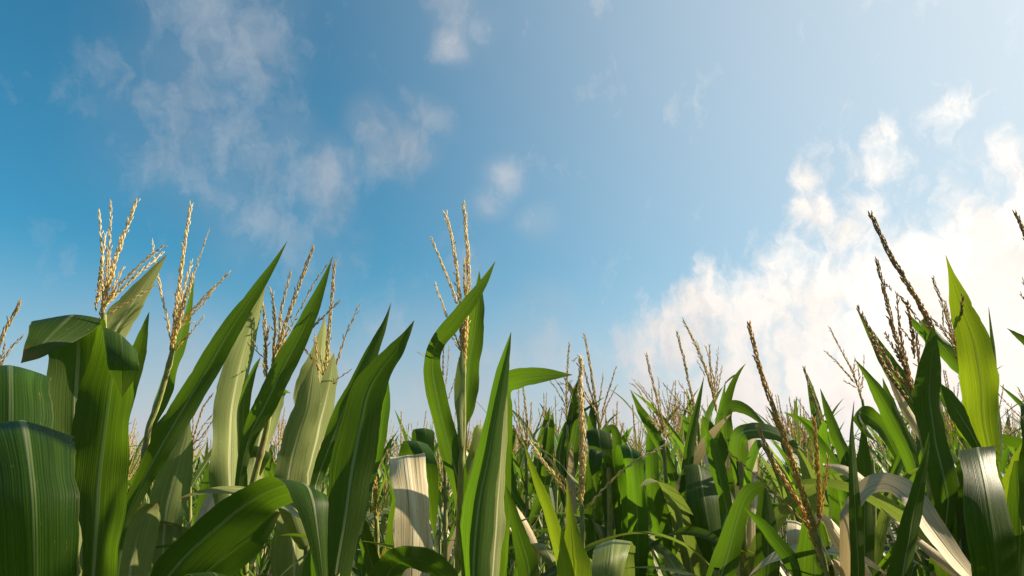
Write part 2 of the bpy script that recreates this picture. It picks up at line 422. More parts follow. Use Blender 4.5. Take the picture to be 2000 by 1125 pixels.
PLANTS = []
class Plant:
    """one maize plant traced in place: an Empty at its foot, children stalk, leaf ..., tassel (> tassel_branch ...)"""
    def __init__(s, label, d, stalk, w=12, seed=0, group='maize plants in the front rows', foot=None):
        s.rng = np.random.default_rng(seed + 100)
        s.d = d
        pts = [np.array(at(x, y, d + (r[0] if r else 0))) for x, y, *r in stalk]
        b = pts[-1]
        if len(pts) > 1:
            dv = pts[-1] - pts[-2]; dv = dv / max(abs(dv[2]), .05); dv = np.clip(dv, -.12, .12)
        else: dv = np.zeros(3)
        k = b[2] * .55
        g = np.array([b[0] + dv[0] * k, b[1] + dv[1] * k, 0.0])
        mid = np.array([(b[0] + g[0]) / 2 + dv[0] * k * .2, (b[1] + g[1]) / 2, b[2] * .5])
        s.line = catmull(np.array(pts + [mid, g]), 8)
        s.foot = g
        e = bpy.data.objects.new('maize_plant', None); COL.objects.link(e)
        e.empty_display_size = .1; e.location = g
        e['label'] = label; e['category'] = 'maize plant'; e['group'] = group
        s.e = e
        PLANTS.append((g, s))
        mb = MB()
        L = np.concatenate([[0], np.cumsum(np.linalg.norm(np.diff(s.line, axis=0), axis=1))])
        rr = np.interp(L, [0, .25, 1.0, 2.2], [w * .5 * d / FPX, w * .7 * d / FPX, .011, .014])
        # swollen joints
        D = catmull(s.line[::4] if len(s.line) > 8 else s.line, 20)
        LD = np.concatenate([[0], np.cumsum(np.linalg.norm(np.diff(D, axis=0), axis=1))])
        rD = np.interp(LD, L, rr) * (1 + .28 * np.exp(-(((LD - .13) % .19 - .095) / .011) ** 2))
        tube(mb, D, rD, 9)
        link('stalk', mb.mesh('stalk', [STALK], g), e)
        s.tassel = None

    def stalk_at(s, z):
        i = int(np.argmin(np.abs(s.line[:, 2] - z)))
        return s.line[i]

    def leaf(s, pts, mat='g', tau=0.0, g=.32, ruf=.15, dd=0.0, join=True, label=None, per=9, curl=0.0, W=1.0):
        P = []
        last = None
        if sum(len(p) > 4 for p in pts) >= 4 and 0 < g < .4: g = -max(g, .34)
        for i, p in enumerate(pts):
            x, y, w = p[:3]
            dz = (p[3] if len(p) > 3 else 0.0) + dd
            phi = p[4] if len(p) > 4 else None
            P.append([x, y, w * W, s.d + dz, phi])
        # automatic across angle: perpendicular to the run of the leaf
        n = len(P)
        for i in range(n):
            if P[i][4] is None:
                a, b = P[max(i - 1, 0)], P[min(i + 1, n - 1)]
                ph = math.degrees(math.atan2(-(b[0] - a[0]), -(b[1] - a[1])))
                if last is not None:
                    while ph - last > 180: ph -= 360
                    while ph - last < -180: ph += 360
                P[i][4] = ph
            last = P[i][4]
        S = catmull(np.array(P), per)
        q = np.linspace(0, 1, len(S)); f = s.rng.uniform(0, 6.28, 6)
        S[:, 0] += (np.sin(q * 13 + f[0]) * .022 + np.sin(q * 29 + f[1]) * .012) * np.minimum(S[:, 2], 60) * (1 - q)
        S[:, 2] *= 1 + np.sin(q * 11 + f[2]) * .04 + np.sin(q * 27 + f[3]) * .03 + np.sin(q * 53 + f[4]) * .012
        C = np.array([at(x, y, d) for x, y, w, d, ph in S])
        h = np.maximum(S[:, 2], .6) * .475 * S[:, 3] / FPX / max(math.cos(R(tau)), .3)
        ph = np.radians(S[:, 4]); ct, st = math.cos(R(tau)), math.sin(R(tau))
        # wavy tilt along the blade
        wob = np.sin(np.linspace(0, 4.5, len(S)) + s.rng.uniform(0, 6)) * .16
        A = (np.array(RT)[None] * (np.cos(ph) * ct)[:, None] + np.array(UP)[None] * (np.sin(ph) * ct)[:, None]
             + np.array(FW)[None] * (st + wob)[:, None])
        if join:
            b = C[0]
            hd = np.linalg.norm(s.stalk_at(b[2])[:2] - b[:2])
            q = s.stalk_at(b[2] - hd * 1.1 - .03)
            if np.linalg.norm(q - b) > .02:
                k = max(3, int(np.linalg.norm(q - b) / .03))
                tt = np.linspace(0, 1, k, endpoint=False)[:, None]
                mid = (q + b) / 2 + np.array([0, 0, -.02])
                J = (1 - tt) ** 2 * q + 2 * tt * (1 - tt) * mid + tt ** 2 * b
                C = np.vstack([J, C]); A = np.vstack([np.repeat(A[:1], k, 0), A])
                h = np.concatenate([np.linspace(min(.016, h[0]), h[0], k, endpoint=False), h])
        mb = MB()
        ribbon(C, A, h, s.rng, g, ruf, 9, mb, 0, curl)
        o = link('leaf', mb.mesh('leaf', [LM[mat]], s.foot), s.e)
        if label: o['label'] = label
        return o

    def low_leaves(s, n=4, zmin=.55, zmax=1.15, mats='dlgp', lmax=.62, az0=None):
        az0 = s.rng.uniform(0, 6.28) if az0 is None else az0
        for i in range(n):
            z = zmin + (zmax - zmin) * (i + .5) / n
            q = s.stalk_at(z)
            az = az0 + math.pi * i + s.rng.uniform(-.4, .4)
            mb = MB()
            free_leaf(mb, q, az, s.rng.uniform(.75, 1) * lmax * (1 if z < 1.1 else .72), s.rng.uniform(.028, .040) * (1 if z < 1.1 else .7), s.rng,
                      R(s.rng.uniform(14, 30)), s.rng.uniform(1.2, 2.4) if z < 1.1 else s.rng.uniform(.2, 1.0))
            link('leaf', mb.mesh('leaf', [LM[mats[i % len(mats)]]], s.foot), s.e)

    def spikes(s, spec, mat='g', label=None):
        """spec: (width px, [(x,y[,dd]) base to tip][, density[, loose]]); the first is the tassel's main spike, the rest its branches"""
        for w, pts, *r in spec:
            dens = r[0] if r else 1.0; loose = r[1] if len(r) > 1 else 0.0
            tip = s.rng.uniform(-.07, .07) if s.tassel else s.rng.uniform(-.03, .03)
            P = []
            for i, p in enumerate(pts):
                dz = p[2] if len(p) > 2 else tip * (i / (len(pts) - 1)) ** 1.2
                P.append(np.array(at(p[0], p[1], s.d + dz)))
            C = catmull(np.array(P), 8) if len(P) > 2 else np.linspace(P[0], P[1], 14)
            C = C + s.rng.normal(0, .0006, C.shape)
            mb = MB()
            spike(mb, C, w * s.d / FPX, s.rng, dens, True, 0, loose, slen=.0112 * min(1.25, max(.75, s.d / 1.45)))
            me = mb.mesh('tassel_branch', [TM[mat]], s.foot)
            if s.tassel is None:
                s.tassel = link('tassel', me, s.e)
                if label: s.tassel['label'] = label
            else: link('tassel_branch', me, s.tassel)


def free_leaf(mb, q, az, length, hw, rng, a0, bend, nseg=26, nc=7, mi=0, kink=None, wave=.09):
    """a blade that leaves the stalk at q, rises at a0 from upright and arches over"""
    s = np.linspace(0, 1, nseg)
    th = a0 + bend * s ** rng.uniform(1.3, 2.2)
    if kink is not None:
        k, amt = kink
        th = th + amt / (1 + np.exp(-(s - k) * 60))
    th = np.minimum(th, R(176))
    azs = az + rng.uniform(-.5, .5) * s ** 2
    ds = length / (nseg - 1)
    dirv = np.stack([np.sin(th) * np.cos(azs), np.sin(th) * np.sin(azs), np.cos(th)], 1)
    C = np.asarray(q) + np.concatenate([[np.zeros(3)], np.cumsum(dirv[:-1] * ds, 0)])
    side = np.stack([-np.sin(azs), np.cos(azs), np.zeros(nseg)], 1)
    tw = rng.uniform(-.9, .9) * s ** 1.5 + rng.uniform(-.25, .25)
    N = np.cross(dirv, side)
    A = side * np.cos(tw)[:, None] + N * np.sin(tw)[:, None]
    W = hw * np.clip(np.minimum(.45 + s * 2.6, 1.0) * (1 - s ** 2.4) ** .9, .012, 1)
    ribbon(C, A, W, rng, .22, wave, nc, mb, mi)


def gen_plant(seed, height, nseg=26, nc=7, hi=False, tass='s', nleaf=8, far=False):
    """procedural maize plant, foot at the origin: list of (part name, MB, material)"""
    rng = np.random.default_rng(seed)
    parts = []
    top = height - .36
    lean = rng.uniform(-.05, .05, 2)
    zs = np.linspace(0, top, 10)
    C = np.stack([lean[0] * (zs / top) ** 2, lean[1] * (zs / top) ** 2, zs], 1)
    mb = MB(); tube(mb, C, np.linspace(.013, .005, 10), 5 if far else 7); parts.append(('stalk', mb, 'stalk'))
    az0 = rng.uniform(0, 6.28)
    for i in range(nleaf):
        f = (i + 1) / nleaf
        z = top * (.30 + .68 * f) - .02
        q = np.array([np.interp(z, zs, C[:, 0]), np.interp(z, zs, C[:, 1]), z])
        az = az0 + math.pi * i + rng.uniform(-.55, .55)
        ln = (.78 - .32 * f ** 2) * rng.uniform(.85, 1.1)
        mb = MB()
        kink = (rng.uniform(.35, .6), rng.uniform(1.2, 2.0)) if rng.random() < .35 else None
        free_leaf(mb, q, az, ln, rng.uniform(.019, .033) * (1 - .25 * f), rng, R(rng.uniform(12, 26)), rng.uniform(.2, 1.5) * (1.25 - .6 * f), nseg, nc, 0, kink)
        m = rng.choice(list('gggglllyppg'))
        if f < .4 and rng.random() < .35: m = 'd'
        parts.append(('leaf', mb, m))
    mb = MB()
    base = C[-1]
    nb = rng.integers(4, 13)
    tl = np.array([rng.uniform(-.10, .10), rng.uniform(-.10, .10), 1.0])
    for k in range(nb + 1):
        if k == 0: z0, ln, th, w = 0.0, .36, 0.0, .0085
        else: z0, ln, th, w = rng.uniform(.03, .14), rng.uniform(.13, .24), R(rng.uniform(12, 42)), .0056
        a = rng.uniform(0, 6.28)
        s = np.linspace(0, 1, 5 if far else 9)
        thv = th * (1 - .35 * s)
        dv = np.stack([np.sin(thv) * math.cos(a), np.sin(thv) * math.sin(a), np.cos(thv)], 1)
        P = base + tl * z0 + np.cumsum(dv * ln / len(s), 0) + (tl - [0, 0, 1]) * (s * ln)[:, None]
        if far: tube(mb, P, np.linspace(w * .42, w * .15, len(s)), 3)
        else: spike(mb, P, w, rng, .75 if not hi else 1.0, hi, 0, .05, slen=.0105)
    parts.append(('tassel', mb, tass))
    return parts


def mat_of(m, nm):
    return STALK if m == 'stalk' else (TM[m] if nm == 'tassel' else LM[m])


# ------------------------------------------------------------------ ground
def ground():
    mb = MB()
    n = 60
    xs = np.linspace(-1, 1, n); g = np.sign(xs) * np.abs(xs) ** 2.2 * 1500
    X, Y = np.meshgrid(g, g, indexing='ij')
    Z = .02 * np.sin(X * 8.4) * (np.abs(X) < 20) - .015
    mb.add(np.stack([X.ravel(), Y.ravel(), Z.ravel()], 1), grid_faces(n, n)[:, ::-1])
    o = link('ground', mb.mesh('ground', [SOIL])); o['kind'] = 'structure'
ground()

# ------------------------------------------------------------------ front plants, traced one by one
# a leaf is (x, y, apparent width[, depth offset[, across angle]]) from base to tip; tau turns its face towards the sun
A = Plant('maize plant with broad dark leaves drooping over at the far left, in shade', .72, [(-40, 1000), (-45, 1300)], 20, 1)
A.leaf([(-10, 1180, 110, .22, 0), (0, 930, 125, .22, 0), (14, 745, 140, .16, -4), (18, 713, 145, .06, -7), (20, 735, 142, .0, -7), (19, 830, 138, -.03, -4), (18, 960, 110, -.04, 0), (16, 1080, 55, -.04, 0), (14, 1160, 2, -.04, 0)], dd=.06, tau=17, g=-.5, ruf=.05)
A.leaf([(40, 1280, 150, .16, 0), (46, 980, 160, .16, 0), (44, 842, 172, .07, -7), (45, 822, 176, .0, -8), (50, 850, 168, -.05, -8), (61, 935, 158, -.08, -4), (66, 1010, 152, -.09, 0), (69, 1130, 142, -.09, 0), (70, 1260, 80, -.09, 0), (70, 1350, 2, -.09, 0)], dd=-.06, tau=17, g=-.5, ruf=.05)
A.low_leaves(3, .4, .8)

B = Plant('maize plant with pale gold tassel above two broad leaves folded over at their tops', 1.15, [(203, 612), (202, 650), (198, 800), (188, 1000), (180, 1180)], 10, 2)
B.leaf([(168, 1080, 46), (154, 980, 74), (150, 880, 90), (150, 770, 96), (153, 680, 98, 0, 0), (150, 634, 102, -.02, 0), (144, 614, 104, -.06, 0), (124, 630, 98, -.10, -12), (92, 660, 64, -.14, -30), (62, 690, 30, -.16, -40), (41, 709, 1, -.17, -45)], tau=21, dd=-.03, label='folded leaf whose drooping tip is barred by tassel shadows')
B.leaf([(178, 1190, 86, 0, 0), (185, 1060, 100), (193, 950, 116), (204, 850, 118), (215, 765, 110), (225, 705, 98, -.02, -12), (231, 666, 92, -.05, -25), (236, 654, 88, -.08, -32), (238, 688, 80, -.12, -24), (238, 728, 60, -.13, -12), (238, 776, 1, -.13, -8)], 'g', tau=4, dd=-.09)
B.leaf([(208, 690, 24), (228, 642, 33), (262, 590, 25), (295, 540, 13), (325, 498, 1)], 'p', tau=62, dd=.1)
B.leaf([(250, 770, 28), (265, 705, 34), (277, 660, 22), (291, 610, 1)], tau=8, dd=.12)
B.leaf([(222, 1150, 20), (238, 1040, 28), (262, 975, 58), (300, 900, 84), (350, 812, 92), (400, 728, 88), (450, 642, 72), (500, 568, 46), (535, 515, 22), (561, 471, 1)], tau=12, dd=-.02, g=.3, label='long blade slanting up across the plants beside it', W=0.52)
B.leaf([(243, 1200, 46), (258, 1095, 52), (280, 1012, 42), (299, 984, 14)], 'p', tau=58, dd=.08)
B.leaf([(150, 1120, 16), (146, 1060, 20), (138, 1005, 14), (134, 970, 1)], 'p', tau=50, dd=-.12)  # extra pale blade added to stand in for the sunlit lower edge
B.low_leaves(4, .45, 1.0)
B.spikes([(9, [(200, 640), (200, 605), (212, 560), (229, 495), (249, 440), (268, 389)], 1.1),
          (5.5, [(200, 605), (212, 540), (214, 470), (217, 394)], .8), (6, [(188, 606), (195, 545), (199, 490), (193, 412)], .8),
          (5.5, [(202, 590), (199, 520), (206, 459)], .9), (5, [(205, 570), (208, 520), (210, 482)], .8),
          (6, [(212, 592), (228, 563), (280, 510), (321, 480)], .8), (6.5, [(208, 600), (215, 586), (275, 530), (316, 496)], 1.0),
          (5, [(202, 618), (255, 586), (308, 555)], .7), (5.5, [(205, 600), (222, 560), (240, 523)], .9), (4.5, [(187, 607), (192, 570), (203, 548)], .7),
          (4.5, [(202, 612), (197, 580), (203, 552)], .5)], 'g')

C = Plant('slender maize plant with wide spread gold tassel, one branch bare and beaded', 1.5, [(338, 680), (325, 732), (306, 795), (292, 830), (284, 880), (270, 1000), (262, 1190)], 9, 3)
C.leaf([(292, 836, 14), (312, 778, 44), (331, 720, 50), (352, 660, 42), (368, 600, 24), (379, 538, 1)], tau=-25, dd=.03, g=.4, W=0.78)
C.leaf([(276, 930, 16), (300, 860, 22), (320, 820, 12), (335, 800, 1)], tau=20, dd=.05)
C.low_leaves(4, .5, 1.1)
C.spikes([(8, [(332, 700), (337, 670), (346, 590), (358, 495), (373, 399)], 1.1),
          (9, [(334, 690), (343, 650), (360, 590), (376, 540)], 1.2), (5, [(333, 665), (326, 620), (306, 530), (297, 472)], .8),
          (5, [(360, 590), (382, 525), (394, 490), (407, 452)], .35, .1), (6, [(345, 640), (355, 580), (373, 514)], .9),
          (5.5, [(345, 640), (368, 615), (400, 580), (446, 534)], .9), (4.5, [(350, 630), (385, 606), (428, 553)], .6),
          (5, [(335, 690), (362, 662), (398, 619)], .7), (4.5, [(340, 660), (352, 640), (372, 628)], .6)], 'g')

E = Plant('maize plant with a grey green shaded leaf and white midrib behind the long slanting blade', 1.6, [(352, 1100), (350, 1250)], 14, 4)
E.leaf([(322, 1190, 44), (318, 1100, 50), (322, 1020, 62), (338, 950, 62), (353, 890, 44), (366, 840, 14), (370, 815, 1)], 'p', tau=24)
E.leaf([(385, 1150, 30), (392, 1050, 40), (405, 960, 36), (420, 900, 18), (430, 870, 1)], tau=-10, dd=.2)
E.low_leaves(5, .5, 1.2)

F = Plant('maize plant with a many branched loose tassel between two long pointed blades', 1.7, [(538, 705), (532, 740), (522, 830), (500, 920), (482, 1010), (472, 1200)], 9, 5)
F.leaf([(452, 1000, 40), (449, 900, 56), (451, 820, 56), (464, 740, 54), (482, 670, 42), (501, 610, 22), (518, 558, 1)], 'p', tau=56, dd=-.05, g=.5, W=0.72)
F.leaf([(472, 905, 22), (474, 830, 31), (480, 770, 27), (495, 725, 14), (509, 697, 1)], tau=-12, dd=-.1, W=0.85)
F.leaf([(462, 975, 16), (483, 865, 40), (519, 790, 66), (559, 706, 65), (595, 635, 49), (626, 565, 26), (648, 507, 1)], tau=13, dd=-.14, W=0.68)
F.leaf([(497, 910, 34), (514, 835, 44), (536, 778, 30), (552, 765, 18), (568, 768, 1)], 'p', tau=54, dd=.05)
F.leaf([(455, 1150, 46), (462, 1060, 54), (475, 960, 50), (490, 895, 44, -.02, -10), (505, 872, 40, -.05, -25), (512, 890, 30, -.08, -10), (508, 930, 1, -.09, 0)], tau=12, dd=.1)
F.low_leaves(4, .5, 1.1)
F.spikes([(8, [(533, 725), (538, 690), (556, 640), (580, 568), (612, 484)], 1.1), (6, [(545, 670), (549, 610), (567, 534)], .9),
          (5, [(540, 690), (572, 630), (615, 552), (650, 504)], .45), (6, [(532, 715), (536, 660), (534, 600), (528, 560)], .9),
          (5.5, [(515, 735), (519, 660), (513, 590)], .9), (6, [(520, 740), (520, 670), (525, 640)], 1.0), (5, [(532, 690), (538, 640), (537, 600)], .6),
          (5, [(522, 700), (516, 650), (517, 600)], .7), (6.5, [(535, 715), (548, 680), (560, 650)], 1.0), (4, [(518, 700), (505, 690), (497, 668)], .5),
          (4, [(525, 720), (512, 712), (500, 720)], .5), (4.5, [(530, 735), (545, 720), (556, 690)], .6)], 's')

G = Plant('maize plant with one straight upright tassel spike and a side branch crossing the neighbouring blade', 1.6, [(634, 775), (628, 830), (615, 905), (602, 1000), (592, 1200)], 8, 6)
G.leaf([(592, 910, 40), (612, 820, 60), (622, 750, 58), (629, 690, 35), (634, 621, 1)], 'p', tau=58, dd=.03, g=.4, W=0.8)
G.leaf([(558, 965, 70), (574, 880, 74), (598, 805, 66), (607, 755, 50), (612, 720, 20), (614, 700, 1)], 'p', tau=32, dd=-.08, W=0.68)
G.leaf([(602, 925, 26), (625, 832, 40), (646, 742, 22), (652, 690, 1)], 'p', tau=60, dd=-.03)
G.leaf([(575, 1200, 40), (574, 1060, 46), (574, 960, 42), (580, 890, 20), (584, 860, 1)], 'p', tau=58, dd=.06)
G.low_leaves(4, .5, 1.1)
G.spikes([(7.5, [(632, 790), (632, 755), (638, 700), (645, 620), (654, 514)], 1.2), (4.5, [(637, 740), (620, 715), (580, 660), (547, 621)], .8),
          (5, [(590, 660), (620, 630), (663, 588)], .8), (5, [(636, 760), (653, 722), (672, 665), (700, 599)], .8), (3.5, [(635, 768), (652, 748), (684, 722)], .5),
          (5, [(624, 770), (620, 720), (616, 660)], .8), (4, [(634, 740), (626, 700), (614, 655)], .6)], 's')

I = Plant('maize plant with two very broad smooth blades rising to sharp points', 1.15, [(655, 1120), (652, 1250)], 16, 7)
I.leaf([(650, 1190, 56), (664, 1080, 62), (678, 980, 80), (690, 900, 79), (707, 820, 70), (722, 760, 62), (746, 718, 47), (770, 688, 35), (793, 655, 16), (809, 626, 1)], tau=22, g=.2, ruf=.05)
I.leaf([(616, 950, 38), (640, 882, 50), (672, 800, 56), (706, 735, 50), (735, 670, 34), (752, 630, 16), (764, 591, 1)], tau=28, dd=.12, W=0.58)
I.leaf([(728, 920, 20), (742, 850, 26), (752, 790, 20), (758, 735, 1)], 'l', tau=-20, dd=.2)
I.low_leaves(3, .4, .95)

K = Plant('maize plant whose dark blade arches over and drops a cream lit tip', .95, [(300, 1180), (290, 1350)], 18, 8)
K.leaf([(290, 1180, 66), (356, 1092, 92), (438, 1017, 92), (508, 966, 86, 0, -49), (560, 945, 82, -.02, -46), (594, 944, 76, -.06, -32), (609, 972, 64, -.09, -10), (620, 1040, 38, -.10, -2), (631, 1130, 22, -.1, 0), (638, 1200, 10, -.1, 0), (640, 1250, 1, -.1, 0)], tau=40, g=.12, ruf=.05, W=0.88)
K.leaf([(330, 1190, 80), (420, 1100, 90), (495, 1045, 60), (545, 1000, 8)], dd=.12, tau=35)
K.leaf([(340, 1300, 70, .05, 0), (378, 1155, 90, .02, 0), (402, 1119, 100, -.03, -6), (428, 1135, 84, -.07, -12), (445, 1250, 2, -.08, -8)], dd=-.1, tau=10)
K.leaf([(592, 1220, 40), (604, 1115, 34), (622, 1046, 1)], 'l', dd=.25, tau=-12)
K.low_leaves(3, .4, .9)

L = Plant('maize plant deep in shade with a short thin golden tassel low between broad leaves', 1.45, [(735, 1000), (737, 1100), (738, 1250)], 7, 9)
L.spikes([(7, [(735, 1030), (734, 985), (733, 920), (734, 855)], 1.2), (5, [(736, 1005), (724, 985), (714, 962)], .9), (4.5, [(737, 1040), (722, 1020), (708, 1000)], .8),
          (5, [(738, 1010), (750, 980), (755, 940)], .6), (6, [(728, 1140), (738, 1100), (752, 1070)], .9)], 'a')
L.leaf([(745, 1180, 30), (720, 1080, 34), (708, 1030, 26), (702, 990, 1)], 'g', tau=-20, dd=-.05)
L.leaf([(752, 1150, 26), (768, 1040, 34), (778, 960, 26), (782, 910, 1)], 'g', tau=-20, dd=.1)
L.low_leaves(4, .5, 1.1)

M = Plant('maize plant with a dry cream leaf folded straight down beside a green arched one', 1.4, [(812, 960), (815, 1080), (815, 1250)], 12, 10)
M.leaf([(802, 1150, 66, .2, 0), (797, 960, 72, .15, 0), (794, 902, 70, .06, 0), (795, 889, 70, .01, -3), (799, 908, 72, -.04, 0), (806, 980, 76, -.08, 0), (808, 1045, 76, -.09, 0), (806, 1130, 72, -.09, 0), (805, 1250, 34, -.09, 0), (805, 1330, 1, -.09, 0)], 'd', tau=34, dd=-.05, g=-.22, ruf=.25, label='dry cream leaf streaked with grey green', W=0.92)
M.leaf([(805, 1150, 50, .25, 0), (806, 930, 55, .2, 0), (808, 872, 54, .08, 0), (816, 863, 50, .0, -10), (832, 900, 44, -.05, -6), (842, 980, 28, -.06, -3), (849, 1052, 1, -.06, 0)], tau=-14, dd=.12)
M.leaf([(822, 1000, 40, .2, 0), (823, 870, 42, .15, 0), (826, 838, 42, .03, 0), (830, 846, 38, -.03, -4), (832, 900, 28, -.05, 0), (832, 960, 1, -.05, 0)], tau=5, dd=.4)
M.leaf([(728, 1190, 58), (764, 1112, 66), (800, 1092, 58, -.03, -78), (846, 1104, 50), (880, 1132, 36), (915, 1190, 1)], dd=-.3, tau=30)
M.low_leaves(4, .5, 1.1)

Q = Plant('tall maize plant with upright tassel spikes crossed by a bent flag leaf', 1.45, [(905, 690), (905, 826), (902, 890), (898, 1000), (892, 1200)], 9, 11)
Q.leaf([(906, 1030, 28), (893, 935, 44), (870, 850, 45), (852, 770, 43), (843, 712, 34), (853, 672, 30, -.02), (882, 634, 34, -.04), (916, 592, 29, -.05), (946, 549, 15, -.05), (967, 511, 1, -.05)], tau=-12, g=.25)
Q.leaf([(905, 830, 15), (909, 785, 37), (915, 720, 45), (925, 650, 37), (933, 590, 24), (936, 530, 1)], tau=-16, dd=.05, g=.5)
Q.leaf([(900, 828, 12), (897, 780, 20), (900, 720, 16), (903, 680, 2)], 'p', tau=20, dd=-.02)
Q.leaf([(905, 950, 22), (930, 880, 28), (940, 842, 30, -.02, -30), (946, 838, 26, -.05, -40), (930, 880, 14, -.07, -30), (920, 900, 1, -.07, -30)], 'p', tau=20, dd=.15)
Q.low_leaves(4, .5, 1.15)
Q.spikes([(8.5, [(905, 740), (907, 690), (911, 600), (915, 540), (913, 480), (905, 398)], 1.3), (8, [(904, 720), (901, 640), (894, 545), (885, 480), (871, 417)], 1.2),
          (5.5, [(894, 600), (885, 570), (865, 520), (842, 464)], .9), (5, [(902, 690), (885, 645), (868, 605), (850, 554)], .9),
          (5, [(908, 580), (907, 540), (908, 508)], .9), (7, [(905, 700), (902, 650), (897, 600)], 1.2), (4, [(904, 690), (890, 668), (878, 651)], .7),
          (7.5, [(908, 680), (912, 640), (913, 600)], 1.2)], 'g')

Rp = Plant('maize plant with a lime green keeled blade and a leaf bent level to one side', 1.3, [(942, 1100), (938, 1250)], 14, 12)
Rp.leaf([(921, 1210, 62), (925, 1110, 62), (934, 1000, 66), (952, 900, 53), (969, 805, 37), (983, 722, 25), (998, 649, 1)], 'l', tau=-2, g=.85, ruf=.03, dd=-.05)
Rp.leaf([(960, 1190, 60, .1, 0), (966, 1060, 60, .1, 0), (977, 900, 48, .09, 0), (983, 800, 36, .07, -4), (986, 752, 38, .05, -42), (1018, 738, 42, .02, -84), (1062, 733, 28, 0, -93), (1118, 732, 1, -.01, -92)], tau=-10, g=.25, dd=.03)
Rp.leaf([(955, 1190, 40), (968, 1060, 46), (976, 940, 34), (984, 830, 20), (988, 760, 4)], 'p', tau=46, dd=0.02)
Rp.low_leaves(3, .4, .95)

S = Plant('maize plant with one thick golden upright tassel spike and two yellow green pointed leaves', 1.2, [(1137, 985), (1138, 1060), (1140, 1250)], 8, 13)
S.leaf([(1118, 1190, 46), (1096, 1082, 42), (1072, 1000, 33), (1045, 930, 20), (1022, 861, 1)], 'y', tau=-8, dd=-.3, W=0.75)
S.leaf([(1122, 1220, 84), (1122, 1120, 69), (1121, 1085, 54), (1118, 1045, 34), (1113, 1000, 15), (1107, 938, 1)], 'y', tau=-4, dd=-.3, g=.35)
S.leaf([(1195, 1260, 70, .25, 0), (1198, 1110, 78, .2, 0), (1199, 1064, 80, .07, 0), (1198, 1054, 80, .01, 0), (1195, 1075, 80, -.05, 0), (1188, 1130, 76, -.08, 0), (1180, 1250, 40, -.08, 0), (1175, 1330, 1, -.08, 0)], 'p', tau=18, dd=.08, g=.1)
S.leaf([(1042, 1200, 46), (1030, 1100, 42), (1013, 1040, 30), (999, 985, 14), (989, 950, 1)], tau=5, dd=.1)
S.low_leaves(4, .4, 1.0)
S.spikes([(14, [(1135, 1000), (1136, 960), (1137, 900), (1135, 800), (1133, 701)], 1.5), (6.5, [(1140, 1000), (1165, 972), (1205, 928), (1250, 895), (1312, 864)], .55),
          (7, [(1112, 970), (1085, 932), (1060, 900), (1036, 862)], 1.1), (5, [(1122, 970), (1092, 925), (1066, 888), (1048, 866)], .9)], 'g')
S2 = Plant('maize plant with narrow cream leaves curling down among shaded foliage', 1.65, [(1030, 1060), (1032, 1250)], 10, 14)
S2.leaf([(935, 1110, 24), (950, 1005, 26), (974, 980, 22), (1010, 1005, 20), (1044, 1062, 14), (1056, 1112, 1)], 'd', tau=-30)
S2.leaf([(1020, 1170, 34, .1, 0), (1040, 1080, 40, .06, 0), (1050, 1060, 40, 0, -8), (1068, 1075, 36, -.05, -22), (1088, 1122, 28, -.07, -20), (1098, 1190, 1, -.07, -10)], 'p', tau=16)
S2.low_leaves(5, .5, 1.25)

V = Plant('leafy maize plant with several green blades folded over and hanging', 1.9, [(1190, 900), (1192, 1050), (1195, 1250)], 10, 15)
V.leaf([(1208, 1190, 42), (1203, 1070, 40), (1196, 985, 44), (1186, 920, 40), (1176, 886, 38, -.02, -12), (1166, 882, 36, -.05, -28), (1162, 912, 26, -.07, -8), (1165, 962, 1, -.08, 0)], 'g', tau=-18, W=0.85)
V.leaf([(1176, 1010, 46, .15, 0), (1172, 890, 50, .12, 0), (1168, 846, 50, .04, 0), (1168, 840, 48, -.01, -5), (1173, 872, 46, -.05, -3), (1180, 930, 32, -.07, 0), (1182, 985, 1, -.07, 0)], tau=-5, dd=.1)
V.leaf([(1232, 1200, 52, .1, 0), (1229, 1000, 50, .1, 0), (1226, 890, 42, .05, -5), (1228, 871, 40, 0, -10), (1236, 905, 38, -.05, -10), (1244, 1000, 42, -.07, -2), (1246, 1090, 38, -.07, 0), (1246, 1160, 20, -.07, 0), (1246, 1220, 1, -.07, 0)], 'l', tau=-22, dd=-.05)
V.leaf([(1178, 890, 14), (1186, 846, 16), (1198, 838, 17), (1206, 865, 18), (1203, 905, 18), (1198, 962, 1)], tau=-5, dd=.2)
V.leaf([(1160, 1200, 60), (1162, 1060, 62), (1160, 960, 50), (1155, 905, 20), (1152, 880, 1)], tau=4, dd=.05)
V.low_leaves(4, .5, 1.25)

